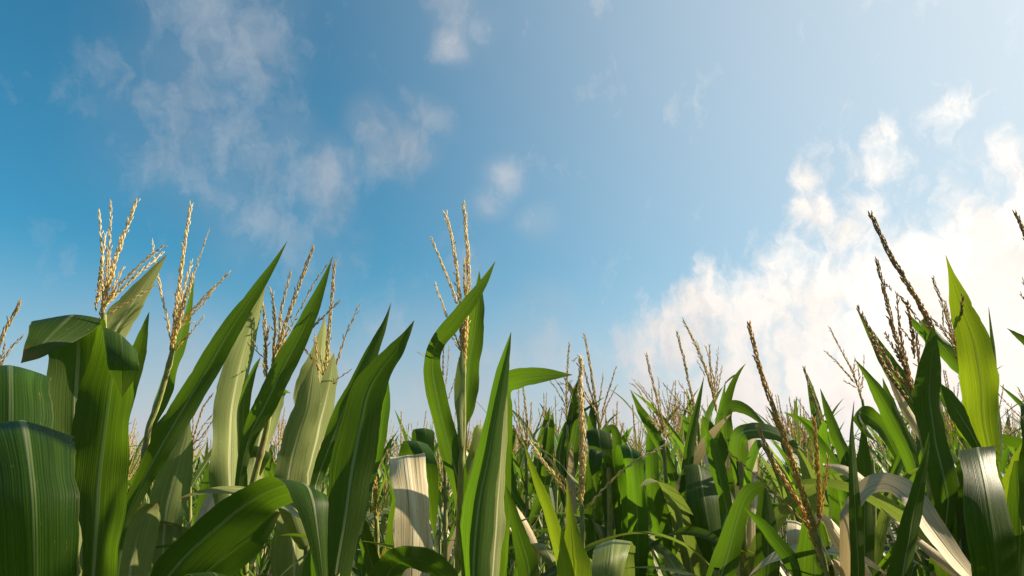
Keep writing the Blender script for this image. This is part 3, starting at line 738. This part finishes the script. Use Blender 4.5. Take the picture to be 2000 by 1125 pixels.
W = Plant('maize plant with a fan shaped tassel and a yellow edged blade slanting from it', 2.1, [(1297, 860), (1300, 930), (1306, 1000), (1312, 1200)], 6, 16)
W.leaf([(1342, 1020, 24), (1323, 950, 30), (1298, 890, 31), (1272, 840, 29), (1250, 800, 20), (1231, 761, 1)], tau=-10, W=0.66)
W.leaf([(1290, 1060, 24), (1277, 965, 34), (1273, 890, 33), (1269, 850, 14), (1266, 830, 1)], 'l', tau=-10, dd=.1, W=0.8)
W.leaf([(1322, 1080, 30), (1337, 975, 40), (1348, 880, 36), (1360, 810, 24), (1375, 735, 1)], tau=5, dd=-.15, g=.5, W=0.66)
W.leaf([(1350, 1200, 44), (1324, 1085, 48), (1300, 1000, 40), (1284, 955, 26), (1278, 925, 1)], tau=-5, dd=-.1)
W.low_leaves(5, .5, 1.3)
W.spikes([(5, [(1300, 850), (1287, 795), (1275, 745), (1262, 694)], 1.1), (3.2, [(1296, 845), (1280, 800), (1260, 770), (1238, 742)], .8), (3.2, [(1298, 850), (1270, 800), (1247, 762), (1234, 750)], .8),
          (3, [(1299, 848), (1290, 800), (1286, 740)], .7), (3.2, [(1300, 850), (1306, 800), (1316, 748)], .8), (3, [(1300, 848), (1278, 790), (1248, 748)], .6),
          (3, [(1302, 860), (1312, 820), (1324, 770)], .6), (3, [(1301, 856), (1284, 830), (1266, 815)], .6), (3.4, [(1300, 856), (1322, 830), (1334, 790)], .4)], 's')

Yd = Plant('maize plant with a big dark drooping blade, pale midrib showing, deep in the rows', 1.85, [(1362, 980), (1365, 1250)], 12, 17)
Yd.leaf([(1345, 1120, 50, .2, 0), (1352, 960, 58, .16, 0), (1362, 914, 54, .06, -10), (1366, 914, 56, .01, -14), (1374, 975, 76, -.05, 8), (1388, 1050, 62, -.07, 14), (1402, 1130, 1, -.07, 15)], 'g', tau=12)
Yd.leaf([(1420, 1000, 26), (1403, 920, 30), (1388, 870, 22), (1378, 835, 1)], 'l', tau=-15, dd=.1)
Yd.low_leaves(5, .5, 1.25)

X1 = Plant('maize plant with a tall brown tassel spike leaning over forked side branches', 2.45, [(1360, 810), (1366, 860), (1372, 1000)], 6, 18)
X1.spikes([(5.5, [(1362, 822), (1356, 795), (1345, 745), (1334, 695), (1322, 648)], 1.3), (3.2, [(1358, 810), (1348, 785), (1338, 765), (1325, 744)], .8), (3.5, [(1360, 822), (1330, 790), (1296, 749)], .8),
           (3, [(1352, 808), (1330, 800), (1308, 787)], .7), (3, [(1360, 825), (1346, 805), (1340, 765)], .6)], 's')
X1.leaf([(1360, 900, 20), (1345, 850, 18), (1338, 820, 10), (1333, 808, 1)], 'l', tau=-10)
X1.low_leaves(7, .6, 1.55)
X2 = Plant('maize plant with a leaning tassel whose side branches stand clustered apart', 2.45, [(1402, 810), (1406, 860), (1412, 1000)], 6, 19)
X2.spikes([(5.5, [(1402, 815), (1392, 765), (1378, 720), (1358, 672), (1334, 625)], 1.3), (3.6, [(1394, 765), (1388, 730), (1386, 675)], .9), (3.4, [(1395, 770), (1393, 735), (1378, 676)], .7),
           (3.2, [(1396, 772), (1398, 730), (1403, 680)], .6), (3.2, [(1396, 775), (1400, 745), (1401, 711)], .6), (3.2, [(1398, 780), (1404, 750), (1410, 715)], .6), (3, [(1378, 735), (1370, 720), (1361, 703)], .5),
           (3.4, [(1388, 760), (1378, 720), (1362, 670)], .7)], 's')
X2.leaf([(1384, 910, 18), (1400, 842, 21), (1410, 792, 14), (1417, 744, 1)], 'l', tau=-4, dd=-.15, W=0.75)
X2.leaf([(1424, 890, 24), (1417, 840, 28), (1420, 803, 24), (1436, 793, 26), (1462, 803, 18), (1485, 822, 9), (1500, 834, 1)], tau=-10, dd=-.1)
X2.leaf([(1425, 985, 34), (1408, 915, 46), (1390, 855, 42), (1379, 828, 22), (1372, 812, 1)], tau=-12, dd=-.1)
X2.low_leaves(7, .6, 1.5)
X4 = Plant('maize plant with a grey green level blade above streaky dry hanging leaves', 1.95, [(1446, 900), (1452, 1000), (1455, 1250)], 10, 20)
X4.leaf([(1446, 930, 26), (1438, 872, 30), (1450, 845, 32), (1490, 840, 29), (1530, 853, 22), (1573, 883, 1)], 'g', tau=-34)
X4.leaf([(1455, 1160, 40, .15, 0), (1455, 910, 46, .1, 0), (1457, 856, 46, .03, 0), (1460, 850, 46, -.01, 0), (1464, 930, 48, -.05, 0), (1467, 1050, 40, -.06, 0), (1469, 1125, 1, -.06, 0)], 'd', tau=10, dd=.06)
X4.leaf([(1460, 920, 16), (1480, 868, 16), (1500, 880, 14), (1520, 930, 10), (1530, 975, 1)], 'l', tau=-20, dd=-.1)
X4.low_leaves(5, .5, 1.3)

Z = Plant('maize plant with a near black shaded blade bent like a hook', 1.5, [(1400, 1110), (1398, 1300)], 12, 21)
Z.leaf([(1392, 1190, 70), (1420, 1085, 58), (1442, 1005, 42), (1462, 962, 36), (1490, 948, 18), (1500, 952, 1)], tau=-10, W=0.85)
Z.leaf([(1585, 1150, 36), (1530, 1075, 30), (1490, 1026, 20), (1452, 990, 1)], 'l', tau=-5, dd=-.15)
Z.leaf([(1495, 1200, 60), (1500, 1090, 56), (1496, 1000, 40), (1490, 950, 14), (1487, 920, 1)], tau=5, dd=.2)
Z.low_leaves(5, .4, 1.1)

AA = Plant('maize plant with a very long thick amber tassel spike leaning over the rows', 1.22, [(1584, 1010), (1600, 1060), (1616, 1130), (1625, 1260)], 8, 22)
AA.spikes([(12, [(1600, 1060), (1580, 1000), (1560, 940), (1530, 850), (1491, 742), (1462, 634)], 1.5), (11, [(1600, 1080), (1582, 1030), (1558, 980), (1512, 905), (1480, 834)], 1.2),
           (8.5, [(1601, 1025), (1600, 985), (1597, 900), (1590, 818)], 1.2), (6.5, [(1602, 1022), (1608, 965), (1613, 930), (1617, 893)], .9),
           (7, [(1592, 1040), (1545, 995), (1490, 942), (1424, 883)], .5), (8, [(1606, 1115), (1598, 1080), (1580, 1035)], 1.2)], 'a')
AA.leaf([(1592, 1220, 84), (1592, 1110, 74), (1588, 1040, 48), (1582, 1000, 14), (1580, 980, 1)], 'g', tau=-18, dd=.12)
AA.leaf([(1560, 1180, 40, .15, 0), (1552, 1060, 44, .12, 0), (1552, 1024, 44, .05, -10), (1556, 1020, 40, 0, -20), (1554, 1050, 34, -.04, -5), (1550, 1110, 1, -.05, 0)], 'd', tau=15, dd=.25)
AA.low_leaves(4, .4, .95)
AB = Plant('maize plant with a single dark slim tassel spike over thin bare side branches', 2.1, [(1618, 880), (1622, 930), (1630, 1100)], 6, 23)
AB.spikes([(6, [(1622, 890), (1612, 855), (1592, 785), (1570, 718)], 1.3), (3, [(1620, 890), (1602, 850), (1580, 815), (1558, 780)], .6), (3, [(1618, 870), (1608, 830), (1605, 810)], .5),
           (3.2, [(1622, 895), (1635, 868), (1655, 860)], .4), (3, [(1621, 890), (1612, 865), (1598, 850)], .4)], 'b')
AB.low_leaves(7, .6, 1.45)
AC = Plant('maize plant with a small open candelabrum tassel on a bare stem against the cloud', 2.3, [(1684, 780), (1690, 830), (1700, 1000)], 5, 24)
AC.spikes([(3.8, [(1686, 790), (1675, 752), (1660, 715), (1640, 678), (1620, 640)], 1.2), (3.6, [(1670, 748), (1650, 725), (1632, 705), (1612, 686)], 1.0), (3, [(1673, 757), (1660, 750), (1647, 743)], .7),
           (3, [(1674, 752), (1668, 730), (1670, 700)], .8), (3, [(1676, 760), (1678, 735), (1675, 712)], .7), (3, [(1678, 766), (1684, 740), (1688, 695)], .6), (3, [(1680, 772), (1684, 755), (1688, 735)], .6)], 's')
AC.low_leaves(7, .6, 1.45)

AD = Plant('maize plant with slim upright green blades and one leaf folded like an elbow', 1.85, [(1702, 900), (1705, 1000), (1708, 1250)], 10, 25)
AD.leaf([(1655, 1010, 22), (1634, 920, 33), (1605, 870, 27), (1578, 835, 16), (1553, 810, 1)], 'l', tau=-8, W=0.66)
AD.leaf([(1668, 970, 20), (1650, 893, 28), (1631, 842, 25), (1614, 795, 14), (1602, 759, 1)], 'g', tau=-8, dd=.1, W=0.9)
AD.leaf([(1752, 890, 14), (1724, 838, 30), (1694, 812, 36, 0, 55), (1676, 804, 28, -.03, 60), (1672, 812, 22, -.06, 40), (1690, 842, 14, -.07, 40), (1712, 864, 1, -.07, 40)], 'g', tau=5, dd=-.05)
AD.leaf([(1812, 990, 38), (1782, 893, 44), (1751, 832, 45), (1722, 777, 37), (1697, 737, 18), (1669, 701, 1)], tau=-6, g=.8, dd=-.12, W=0.78)
AD.leaf([(1690, 1160, 60), (1688, 1000, 48), (1688, 920, 34), (1687, 860, 16), (1687, 826, 1)], tau=5, dd=-.15)
AD.leaf([(1765, 890, 26), (1747, 812, 27), (1733, 770, 14), (1724, 738, 1)], tau=5, dd=.05)
AD.leaf([(1655, 1190, 50), (1650, 1050, 58), (1650, 960, 50), (1652, 905, 20), (1655, 880, 1)], tau=-5, dd=.1)
AD.low_leaves(4, .5, 1.2)
AD5 = Plant('maize plant with one tall straight spear of a leaf, slim and dark', 1.15, [(1680, 1180), (1684, 1300)], 14, 26)
AD5.leaf([(1678, 1260, 48), (1677, 1130, 45), (1671, 1000, 41), (1666, 900, 27), (1664, 840, 12), (1668, 783, 1)], tau=15, g=.15, W=0.78)
AD5.leaf([(1588, 1020, 12), (1606, 1008, 22, 0, -80), (1640, 1048, 40), (1672, 1100, 46), (1712, 1155, 32), (1745, 1195, 1)], 'd', tau=-36, dd=.12, W=.8, label='dry cream leaf lying over to the side')
AD5.leaf([(1625, 1190, 60, .1, 0), (1640, 1110, 70, .05, -5), (1655, 1092, 66, .0, -15), (1668, 1120, 56, -.04, -20), (1680, 1200, 1, -.05, 0)], 'd', tau=20, dd=.16)
AD5.low_leaves(3, .4, .9)
AE = Plant('maize plant with long withered cream leaves arching over, one shadowed by a tassel', 1.3, [(1655, 1090), (1650, 1250)], 12, 27)
AE.leaf([(1652, 1010, 22), (1672, 978, 30, 0, -50), (1696, 950, 34, 0, -68), (1735, 944, 42, -.01, -92), (1778, 974, 68, -.03, -125), (1818, 1032, 70, -.05, -135), (1862, 1088, 58, -.06, -138), (1905, 1138, 38, -.06, -140), (1945, 1200, 1, -.06, -140)], 'd', tau=-42, g=.3, W=.78, dd=-.12, label='withered cream leaf with a tassel shadow across it')
AE.leaf([(1608, 908, 6), (1650, 918, 16), (1690, 945, 24), (1718, 978, 20), (1737, 1004, 1)], 'd', tau=-36, dd=.22)
AE.leaf([(1965, 1215, 28), (1890, 1136, 25), (1820, 1078, 19), (1760, 1028, 10), (1719, 991, 1)], 'd', tau=20, dd=-.12, g=.5)
AE.low_leaves(3, .4, .95)
AF = Plant('maize plant with a broad dark spear leaf standing before withered cream leaves', 1.08, [(1752, 1180), (1750, 1300)], 16, 28)
AF.leaf([(1752, 1260, 66), (1762, 1130, 68), (1778, 1040, 59), (1795, 960, 41), (1807, 900, 20), (1815, 843, 1)], tau=15, g=.3)
AF.low_leaves(3, .35, .85)

AG = Plant('tall maize plant with a crowded brown tassel, its longest spike pointing high over the cloud', 1.3, [(1788, 770), (1800, 840), (1815, 930), (1828, 1100), (1832, 1250)], 12, 29)
AG.spikes([(11.5, [(1825, 655), (1808, 615), (1785, 575), (1740, 500), (1718, 455), (1701, 417)], 1.6), (10, [(1785, 760), (1766, 705), (1750, 660), (1735, 600), (1713, 509)], 1.5),
           (8, [(1788, 770), (1755, 735), (1718, 680), (1692, 630), (1675, 603)], 1.2), (8, [(1780, 790), (1750, 750), (1725, 710), (1700, 655)], 1.1), (6.5, [(1775, 720), (1762, 670), (1755, 620), (1752, 572)], .9),
           (6, [(1755, 575), (1775, 600), (1800, 632)], .7), (8, [(1786, 700), (1782, 650), (1776, 615), (1771, 590)], 1.0), (6, [(1768, 720), (1745, 680), (1728, 650)], .7),
           (6, [(1795, 720), (1792, 680), (1790, 650)], 1.0), (9, [(1782, 770), (1772, 730), (1760, 690)], 1.3), (5, [(1758, 640), (1780, 665), (1800, 675)], .6), (4, [(1742, 568), (1736, 560), (1728, 555)], .7)], 'b')
AG.leaf([(1852, 980, 48), (1836, 900, 62), (1823, 830, 72), (1815, 760, 70), (1820, 700, 48), (1822, 662, 22), (1823, 632, 1)], tau=8, dd=-.08, g=.25)
AG.leaf([(1805, 830, 46), (1772, 765, 46), (1737, 712, 34), (1706, 660, 20), (1675, 607, 1)], 'g', tau=-14, dd=.08, W=0.85)
AG.leaf([(1815, 880, 12), (1790, 832, 20), (1762, 785, 18), (1742, 745, 10), (1731, 720, 1)], 'd', tau=18, dd=.03)
AG.leaf([(1812, 664, 12), (1790, 636, 13), (1767, 606, 1)], 'l', tau=-10, dd=.12)
AG.leaf([(1905, 1210, 104, .3, 0), (1906, 960, 104, .26, 0), (1908, 890, 104, .1, 0), (1909, 873, 104, .03, 0), (1912, 888, 106, -.03, 0), (1928, 960, 116, -.08, 0), (1942, 1050, 118, -.1, 0), (1950, 1140, 114, -.1, 0), (1955, 1280, 60, -.1, 0), (1958, 1350, 1, -.1, 0)], 'g', tau=13, dd=-.32, g=-.2, label='very broad dark leaf folded square and hanging down')
AG.leaf([(1890, 1210, 90), (1868, 1010, 96), (1852, 930, 64), (1842, 885, 20), (1838, 860, 1)], tau=14, dd=-.05)
AG.low_leaves(4, .4, 1.0)

AH = Plant('maize plant with a glowing translucent lime blade tipped brown beside a purple stem', 1.45, [(1880, 715), (1886, 750), (1900, 825), (1922, 880), (1935, 1000), (1940, 1200)], 9, 30)
AH.leaf([(1932, 885, 40), (1923, 822, 62), (1915, 742, 72), (1902, 670, 65), (1882, 610, 46), (1866, 560, 24), (1856, 528, 9), (1847, 498, 1)], 'y', tau=-14, dd=-.03, g=.2, label='glowing lime blade with tassel shadows on it')
AH.leaf([(1955, 890, 22), (1949, 790, 17), (1941, 690, 12), (1931, 600, 1)], 'g', tau=20, dd=.03)
AH.leaf([(1800, 625, 14), (1838, 672, 28), (1870, 715, 24), (1897, 745, 1)], 'g', tau=8, dd=.06, join=False)
AH.leaf([(1918, 885, 20), (1884, 825, 38), (1852, 774, 26), (1832, 746, 1)], 'g', tau=5, dd=-.03)
AH.leaf([(1905, 868, 18), (1880, 832, 24), (1853, 786, 1)], 'y', tau=-15, dd=.1)
AH.leaf([(1960, 1000, 40), (1985, 930, 40), (2005, 880, 30), (2020, 850, 1)], 'y', tau=-10, dd=.1)
AH.low_leaves(4, .5, 1.1)
AH.spikes([(6, [(1880, 715), (1868, 680), (1848, 615), (1822, 542)], 1.2), (5.5, [(1870, 685), (1862, 650), (1852, 615), (1845, 588)], .9), (5, [(1873, 690), (1845, 650), (1822, 625), (1800, 600)], .8),
           (5, [(1868, 690), (1858, 660), (1844, 640), (1842, 610)], .7), (6.5, [(1870, 705), (1872, 660), (1876, 620), (1880, 580)], 1.0), (4, [(1868, 670), (1864, 640), (1864, 600)], .5)], 'b')

AI = Plant('maize plant half cut off at the edge beside the glowing cloud, one round folded leaf', 1.3, [(2030, 640), (2035, 800), (2040, 1100)], 12, 31)
AI.spikes([(10, [(2030, 640), (2022, 540), (2006, 470), (1984, 417)], 1.4), (5, [(2028, 600), (2010, 570), (1998, 550)], .8), (5, [(2028, 640), (2010, 600), (1995, 575)], .7)], 'b')
AI.leaf([(2012, 1010, 56, .1, 0), (2010, 860, 56, .1, 0), (2010, 798, 50, .02, 0), (2011, 796, 48, -.01, -4), (2014, 860, 40, -.04, 0), (2018, 950, 1, -.05, 0)], 'g', tau=14)
AI.leaf([(2040, 705, 14), (2005, 668, 17), (1983, 652, 9), (1967, 641, 1)], 'g', tau=5)
AI.leaf([(2020, 815, 12), (1990, 785, 10), (1953, 752, 1)], 'l', tau=5)
AI.leaf([(2045, 890, 28), (1980, 864, 25), (1920, 853, 20), (1858, 848, 4)], 'g', tau=-30, dd=.35)
AI.leaf([(1990, 1210, 60), (1992, 1090, 60), (1990, 980, 44), (1985, 900, 10)], 'g', tau=5, dd=.2)
AI.low_leaves(3, .4, 1.0)

LE = Plant('maize plant at the opposite edge showing only the branch tips of a pale tassel', 1.5, [(-25, 720), (-30, 800), (-35, 1100)], 9, 32)
LE.spikes([(8.5, [(-25, 725), (-10, 690), (15, 635), (40, 591)], 1.2), (5, [(-20, 740), (5, 705), (22, 680), (44, 656)], .9), (5, [(-10, 725), (2, 700), (10, 671)], .8), (3.5, [(70, 770), (85, 748), (105, 735)], .6)], 's')
LE.low_leaves(5, .5, 1.3)

U1 = Plant('maize plant with a thin bare tassel stem half behind the thick golden spike', 2.4, [(1108, 830), (1109, 900), (1112, 1000)], 5, 33)
U1.spikes([(4.6, [(1108, 850), (1107, 800), (1107, 745), (1112, 673)], 1.1), (3, [(1107, 800), (1090, 765), (1069, 737)], .7), (3, [(1107, 780), (1096, 758), (1083, 738)], .7), (3.2, [(1108, 800), (1116, 770), (1128, 745)], .9),
           (3, [(1108, 770), (1113, 750), (1115, 745)], .7), (3.2, [(1107, 820), (1100, 800), (1093, 800)], .6), (3, [(1108, 820), (1118, 800), (1130, 790)], .6), (3.2, [(1128, 765), (1108, 752), (1090, 748)], .7)], 's')
U1.leaf([(1112, 930, 24), (1122, 860, 28), (1132, 800, 20), (1140, 765, 1)], 'g', tau=-10)
U1.leaf([(1100, 960, 16), (1093, 890, 16), (1105, 835, 14), (1130, 810, 8), (1180, 776, 1)], 'g', tau=-5)
U1.low_leaves(7, .6, 1.45)
U2 = Plant('maize plant with a tall straight tassel spike and upswept side branches above folded green leaves', 2.4, [(1172, 840), (1174, 900), (1176, 1000)], 5, 34)
U2.spikes([(5.4, [(1172, 845), (1164, 790), (1155, 730), (1142, 656)], 1.4), (3.4, [(1172, 840), (1178, 800), (1190, 760), (1203, 718)], .9), (3.2, [(1173, 830), (1184, 795), (1203, 756)], .8), (3.2, [(1168, 800), (1173, 770), (1178, 733)], .8),
           (3, [(1166, 800), (1150, 760), (1138, 715)], .7), (4, [(1170, 830), (1155, 795), (1140, 770)], 1.0), (3.6, [(1168, 815), (1148, 775), (1132, 750)], .9), (3.6, [(1166, 800), (1150, 755), (1134, 700), (1118, 705)], .6)], 's')
U2.leaf([(1168, 930, 18), (1160, 870, 24), (1156, 820, 16), (1158, 780, 1)], 'g', tau=-10)
U2.low_leaves(7, .6, 1.45)
T1 = Plant('maize plant with a bushy straw tassel low beside the level bent leaf', 2.5, [(1026, 860), (1028, 920), (1030, 1050)], 5, 35)
T1.spikes([(4.6, [(1028, 880), (1030, 830), (1026, 790), (1021, 750)], 1.2), (3.2, [(1026, 870), (1015, 830), (1013, 755)], .8), (3.6, [(1024, 880), (1008, 845), (990, 800)], 1.0), (3.2, [(1027, 870), (1016, 835), (1005, 780)], .8),
           (3, [(1030, 860), (1036, 820), (1038, 785)], .7), (3.4, [(1034, 870), (1048, 840), (1062, 800)], .9), (3.2, [(1036, 880), (1052, 860), (1078, 810)], .8), (3, [(1028, 860), (1022, 825), (1024, 792)], .7), (3, [(1024, 862), (1006, 820), (996, 795)], .5)], 's')
T1.leaf([(1062, 960, 22), (1070, 890, 24), (1076, 840, 14), (1080, 805, 1)], 'g', tau=-8)
T1.leaf([(1046, 930, 20), (1056, 870, 20), (1066, 825, 12), (1074, 795, 1)], 'g', tau=-8)
T1.leaf([(1000, 960, 22), (990, 900, 24), (1000, 850, 14), (1003, 835, 1)], 'g', tau=-8)
T1.low_leaves(7, .6, 1.4)
T2 = Plant('maize plant with a small drooping tassel seen under the long slanting blade', 2.4, [(372, 880), (370, 940), (368, 1050)], 5, 36)
T2.spikes([(4.4, [(370, 895), (380, 850), (395, 800), (415, 770)], 1.0), (3.4, [(372, 880), (395, 835), (424, 800)], .9), (3.4, [(372, 870), (396, 850), (425, 805)], .8), (3.2, [(370, 870), (376, 840), (378, 800)], .7), (3, [(371, 885), (390, 868), (408, 835)], .7)], 's')
T2.low_leaves(7, .6, 1.4)
T3 = Plant('maize plant with a faint tassel behind the bent flag leaf of the tall centre plant', 2.6, [(866, 800), (868, 860), (870, 1000)], 5, 37)
T3.spikes([(4.2, [(866, 810), (865, 760), (866, 700), (868, 655)], 1.0), (2.8, [(865, 790), (850, 740), (836, 705), (815, 686)], .6), (2.8, [(866, 780), (872, 740), (878, 672)], .7), (2.8, [(867, 800), (882, 760), (905, 690)], .6), (2.6, [(865, 760), (856, 720), (829, 690)], .5)], 's')
T3.low_leaves(7, .6, 1.35)
# ------------------------------------------------------------------ the rows behind
SKY_X = [-900, 0, 250, 290, 420, 520, 700, 780, 860, 960, 1030, 1100, 1180, 1230, 1300, 1400, 1500, 1620, 1720, 1800, 1960, 2900]
SKY_Y = [700, 790, 800, 850, 830, 790, 790, 810, 775, 830, 770, 770, 770, 790, 745, 735, 770, 770, 760, 720, 740, 640]


def screen(p):
    v = Vector(p) - CAM
    f = v.dot(FW)
    return 1000 + v.dot(RT) / f * FPX, 562.5 - v.dot(UP) / f * FPX, f


rng = np.random.default_rng(7)
TASS = 'ssbsas'
near_protos, mid_protos, far_protos = [], [], []
for k in range(14):
    h = 1.92
    parts = gen_plant(500 + k, h, 26, 7, True, TASS[k % 6], 8)
    near_protos.append([(nm, mb.mesh(nm, [mat_of(m, nm)])) for nm, mb, m in parts])
ALLM = [STALK, GREEN, YOUNG, PALE, DRY, GOLD, AMBER, BROWN, STRAW, LIME]
IDX = {'stalk': 0, 'Lg': 1, 'Ly': 2, 'Lp': 3, 'Ld': 4, 'Tg': 5, 'Ta': 6, 'Tb': 7, 'Ts': 8, 'Ll': 9}


def merged(parts):
    M = MB()
    for nm, mb, m in parts:
        v, f, uv, al, mi = mb.arrays()
        M.add(v, f, uv, al, IDX['stalk' if nm == 'stalk' else ('T' if nm == 'tassel' else 'L') + m])
    return M


for k in range(14):
    M = merged(gen_plant(700 + k, 1.92, 16, 5, False, TASS[k % 6], 8))
    mid_protos.append(M.mesh('maize_plant', ALLM))
for k in range(14):
    far_protos.append(merged(gen_plant(900 + k, 1.92, 9, 3, False, TASS[k % 6], 7, far=True)).arrays())

ORD = 'first second third fourth fifth sixth seventh eighth ninth tenth eleventh twelfth thirteenth fourteenth fifteenth'.split()
LANDMARKS = [(-60, 'cut off pale tassel at the edge'), (90, 'drooping dark leaves'), (205, 'folded broad leaves'), (315, 'beaded gold tassel'), (430, 'grey leaf with white midrib'),
             (540, 'loose many branched tassel'), (630, 'straight upright tassel spike'), (725, 'broad pointed twin blades'), (810, 'dry folded cream leaf'), (905, 'bent flag leaf'),
             (985, 'lime green keeled blade'), (1040, 'bushy straw tassel'), (1115, 'thick golden spike'), (1185, 'folded hanging green blades'), (1290, 'fan shaped tassel'),
             (1390, 'leaning tassel with clustered branches'), (1450, 'streaky dry hanging leaves'), (1540, 'very long amber tassel spike'), (1625, 'slim dark tassel spike'), (1700, 'small candelabrum tassel'),
             (1790, 'crowded brown tassel'), (1900, 'glowing lime blade'), (2030, 'round folded leaf at the edge')]
behind = {}
heroes = np.array([p[0][:2] for p in PLANTS])
spots = []
ROWD = R(22)                                     # direction of the sown rows
for i in range(-76, 77):
    for j in range(-160, 161):
        a, b = i * .66 + rng.uniform(-.07, .07), j * .205 + rng.uniform(-.06, .06)
        x, y = a * math.cos(ROWD) + b * math.sin(ROWD), -a * math.sin(ROWD) + b * math.cos(ROWD)
        D = math.hypot(x, y)
        if D > 46 or D < 1.0: continue
        spots.append((D, x, y))
spots.sort()
n_near = n_mid = 0
far_list = []
for D, x, y in spots:
    az = math.degrees(math.atan2(x, y))
    inframe = abs(az) < 39
    if inframe and D < 2.35: continue
    if D < 4 and np.min(np.hypot(heroes[:, 0] - x, heroes[:, 1] - y)) < .16: continue
    if not inframe:
        # plants beside and behind the camera: enough to shade and to stand beside
        if D > 9 or (abs(az) < 48 and D < 1.6) or D < 1.15: continue
        if abs(az) < 57 and D < 2.6: continue
        if abs(az) > 120 and (D > 3.5 or D < 1.4): continue
    sc = rng.uniform(.92, 1.07)
    if abs(az) < 57:
        px, py, f = screen((x, y, 1.92 * sc))
        lim = np.interp(px, SKY_X, SKY_Y) + rng.exponential(26)
        if py < lim:
            sc *= (CAM_H + (1.92 * sc - CAM_H) * max(.12, (957 - lim) / max(957 - py, 1))) / (1.92 * sc)
    rot = rng.uniform(0, 6.28)
    k = int(rng.integers(14))
    if inframe and D < 4.9:
        e = bpy.data.objects.new('maize_plant', None); COL.objects.link(e)
        e.location = (x, y, 0); e.rotation_euler = (0, 0, rot); e.scale = (sc, sc, sc); e.empty_display_size = .1
        lm = min(LANDMARKS, key=lambda q: abs(q[0] - screen((x, y, 1.5))[0]))
        behind[lm[1]] = behind.get(lm[1], 0) + 1
        e['label'] = ORD[behind[lm[1]] - 1] + ' plant back in the middle rows behind the ' + lm[1]
        e['category'] = 'maize plant'; e['group'] = 'maize plants of the middle rows'
        for nm, me in near_protos[k]:
            o = bpy.data.objects.new(nm, me); o.parent = e; COL.objects.link(o)
        n_near += 1
    elif inframe and n_near + n_mid < 258:
        o = bpy.data.objects.new('maize_plant', mid_protos[k]); COL.objects.link(o)
        o.location = (x, y, 0); o.rotation_euler = (0, 0, rot); o.scale = (sc, sc, sc)
        o['label'] = 'distant maize plant whose thin tassel tip shows low against the pale horizon'
        o['category'] = 'maize plant'; o['group'] = 'maize plants of the far rows'
        n_mid += 1
    else:
        if inframe and D > 14 and rng.random() > 10 / D * .8: continue
        far_list.append((x, y, rot, sc, k))
def upright(seed):
    """a narrow unseen plant with upright blades, added to block sun from the far left leaves"""
    r = np.random.default_rng(seed); M = MB()
    tube(M, np.stack([np.zeros(8), np.zeros(8), np.linspace(0, 1.75, 8)], 1), np.linspace(.013, .006, 8), 5, 0)
    for i in range(12):
        free_leaf(M, np.array([0, 0, .55 + i * .1]), r.uniform(0, 6.28), r.uniform(.5, .62), .046, r, R(r.uniform(4, 11)), r.uniform(.02, .22), 12, 5, 1)
    return M.arrays()
for k, (x, y) in enumerate(((.98, .80), (1.06, .93), (1.18, .84))):  # unseen blockers added past the right edge to shade the far left leaves
    far_protos.append(upright(40 + k)); far_list.append((x, y, k * 2.0, 1.0, len(far_protos) - 1))
for x, y in ((1.45, .95), (1.75, 1.3), (1.3, .5), (2.15, 1.15), (2.0, .5)):  # more unseen plants added at the right to throw shade on the foreground leaves
    far_list.append((x, y, x * 9, 1.04, int(x * 100) % 14))
print('near', n_near, 'mid', n_mid, 'far', len(far_list))
V, F, UVs, AL, MI, n = [], [], [], [], [], 0
for x, y, rot, sc, k in far_list:
    v, f, uv, al, mi = far_protos[k]
    c, s = math.cos(rot), math.sin(rot)
    V.append((v @ np.array([[c, s, 0], [-s, c, 0], [0, 0, 1]])) * sc + [x, y, 0]); F.append(f + n); n += len(v)
    UVs.append(uv); AL.append(al); MI.append(mi)
o = link('maize_crop', mesh_from('maize_crop', np.concatenate(V), np.concatenate(F), np.concatenate(UVs), np.concatenate(AL), np.concatenate(MI), ALLM))
o['kind'] = 'stuff'; o['label'] = 'mass of maize reaching away to the horizon, with unseen plants added for shade'; o['category'] = 'maize crop'
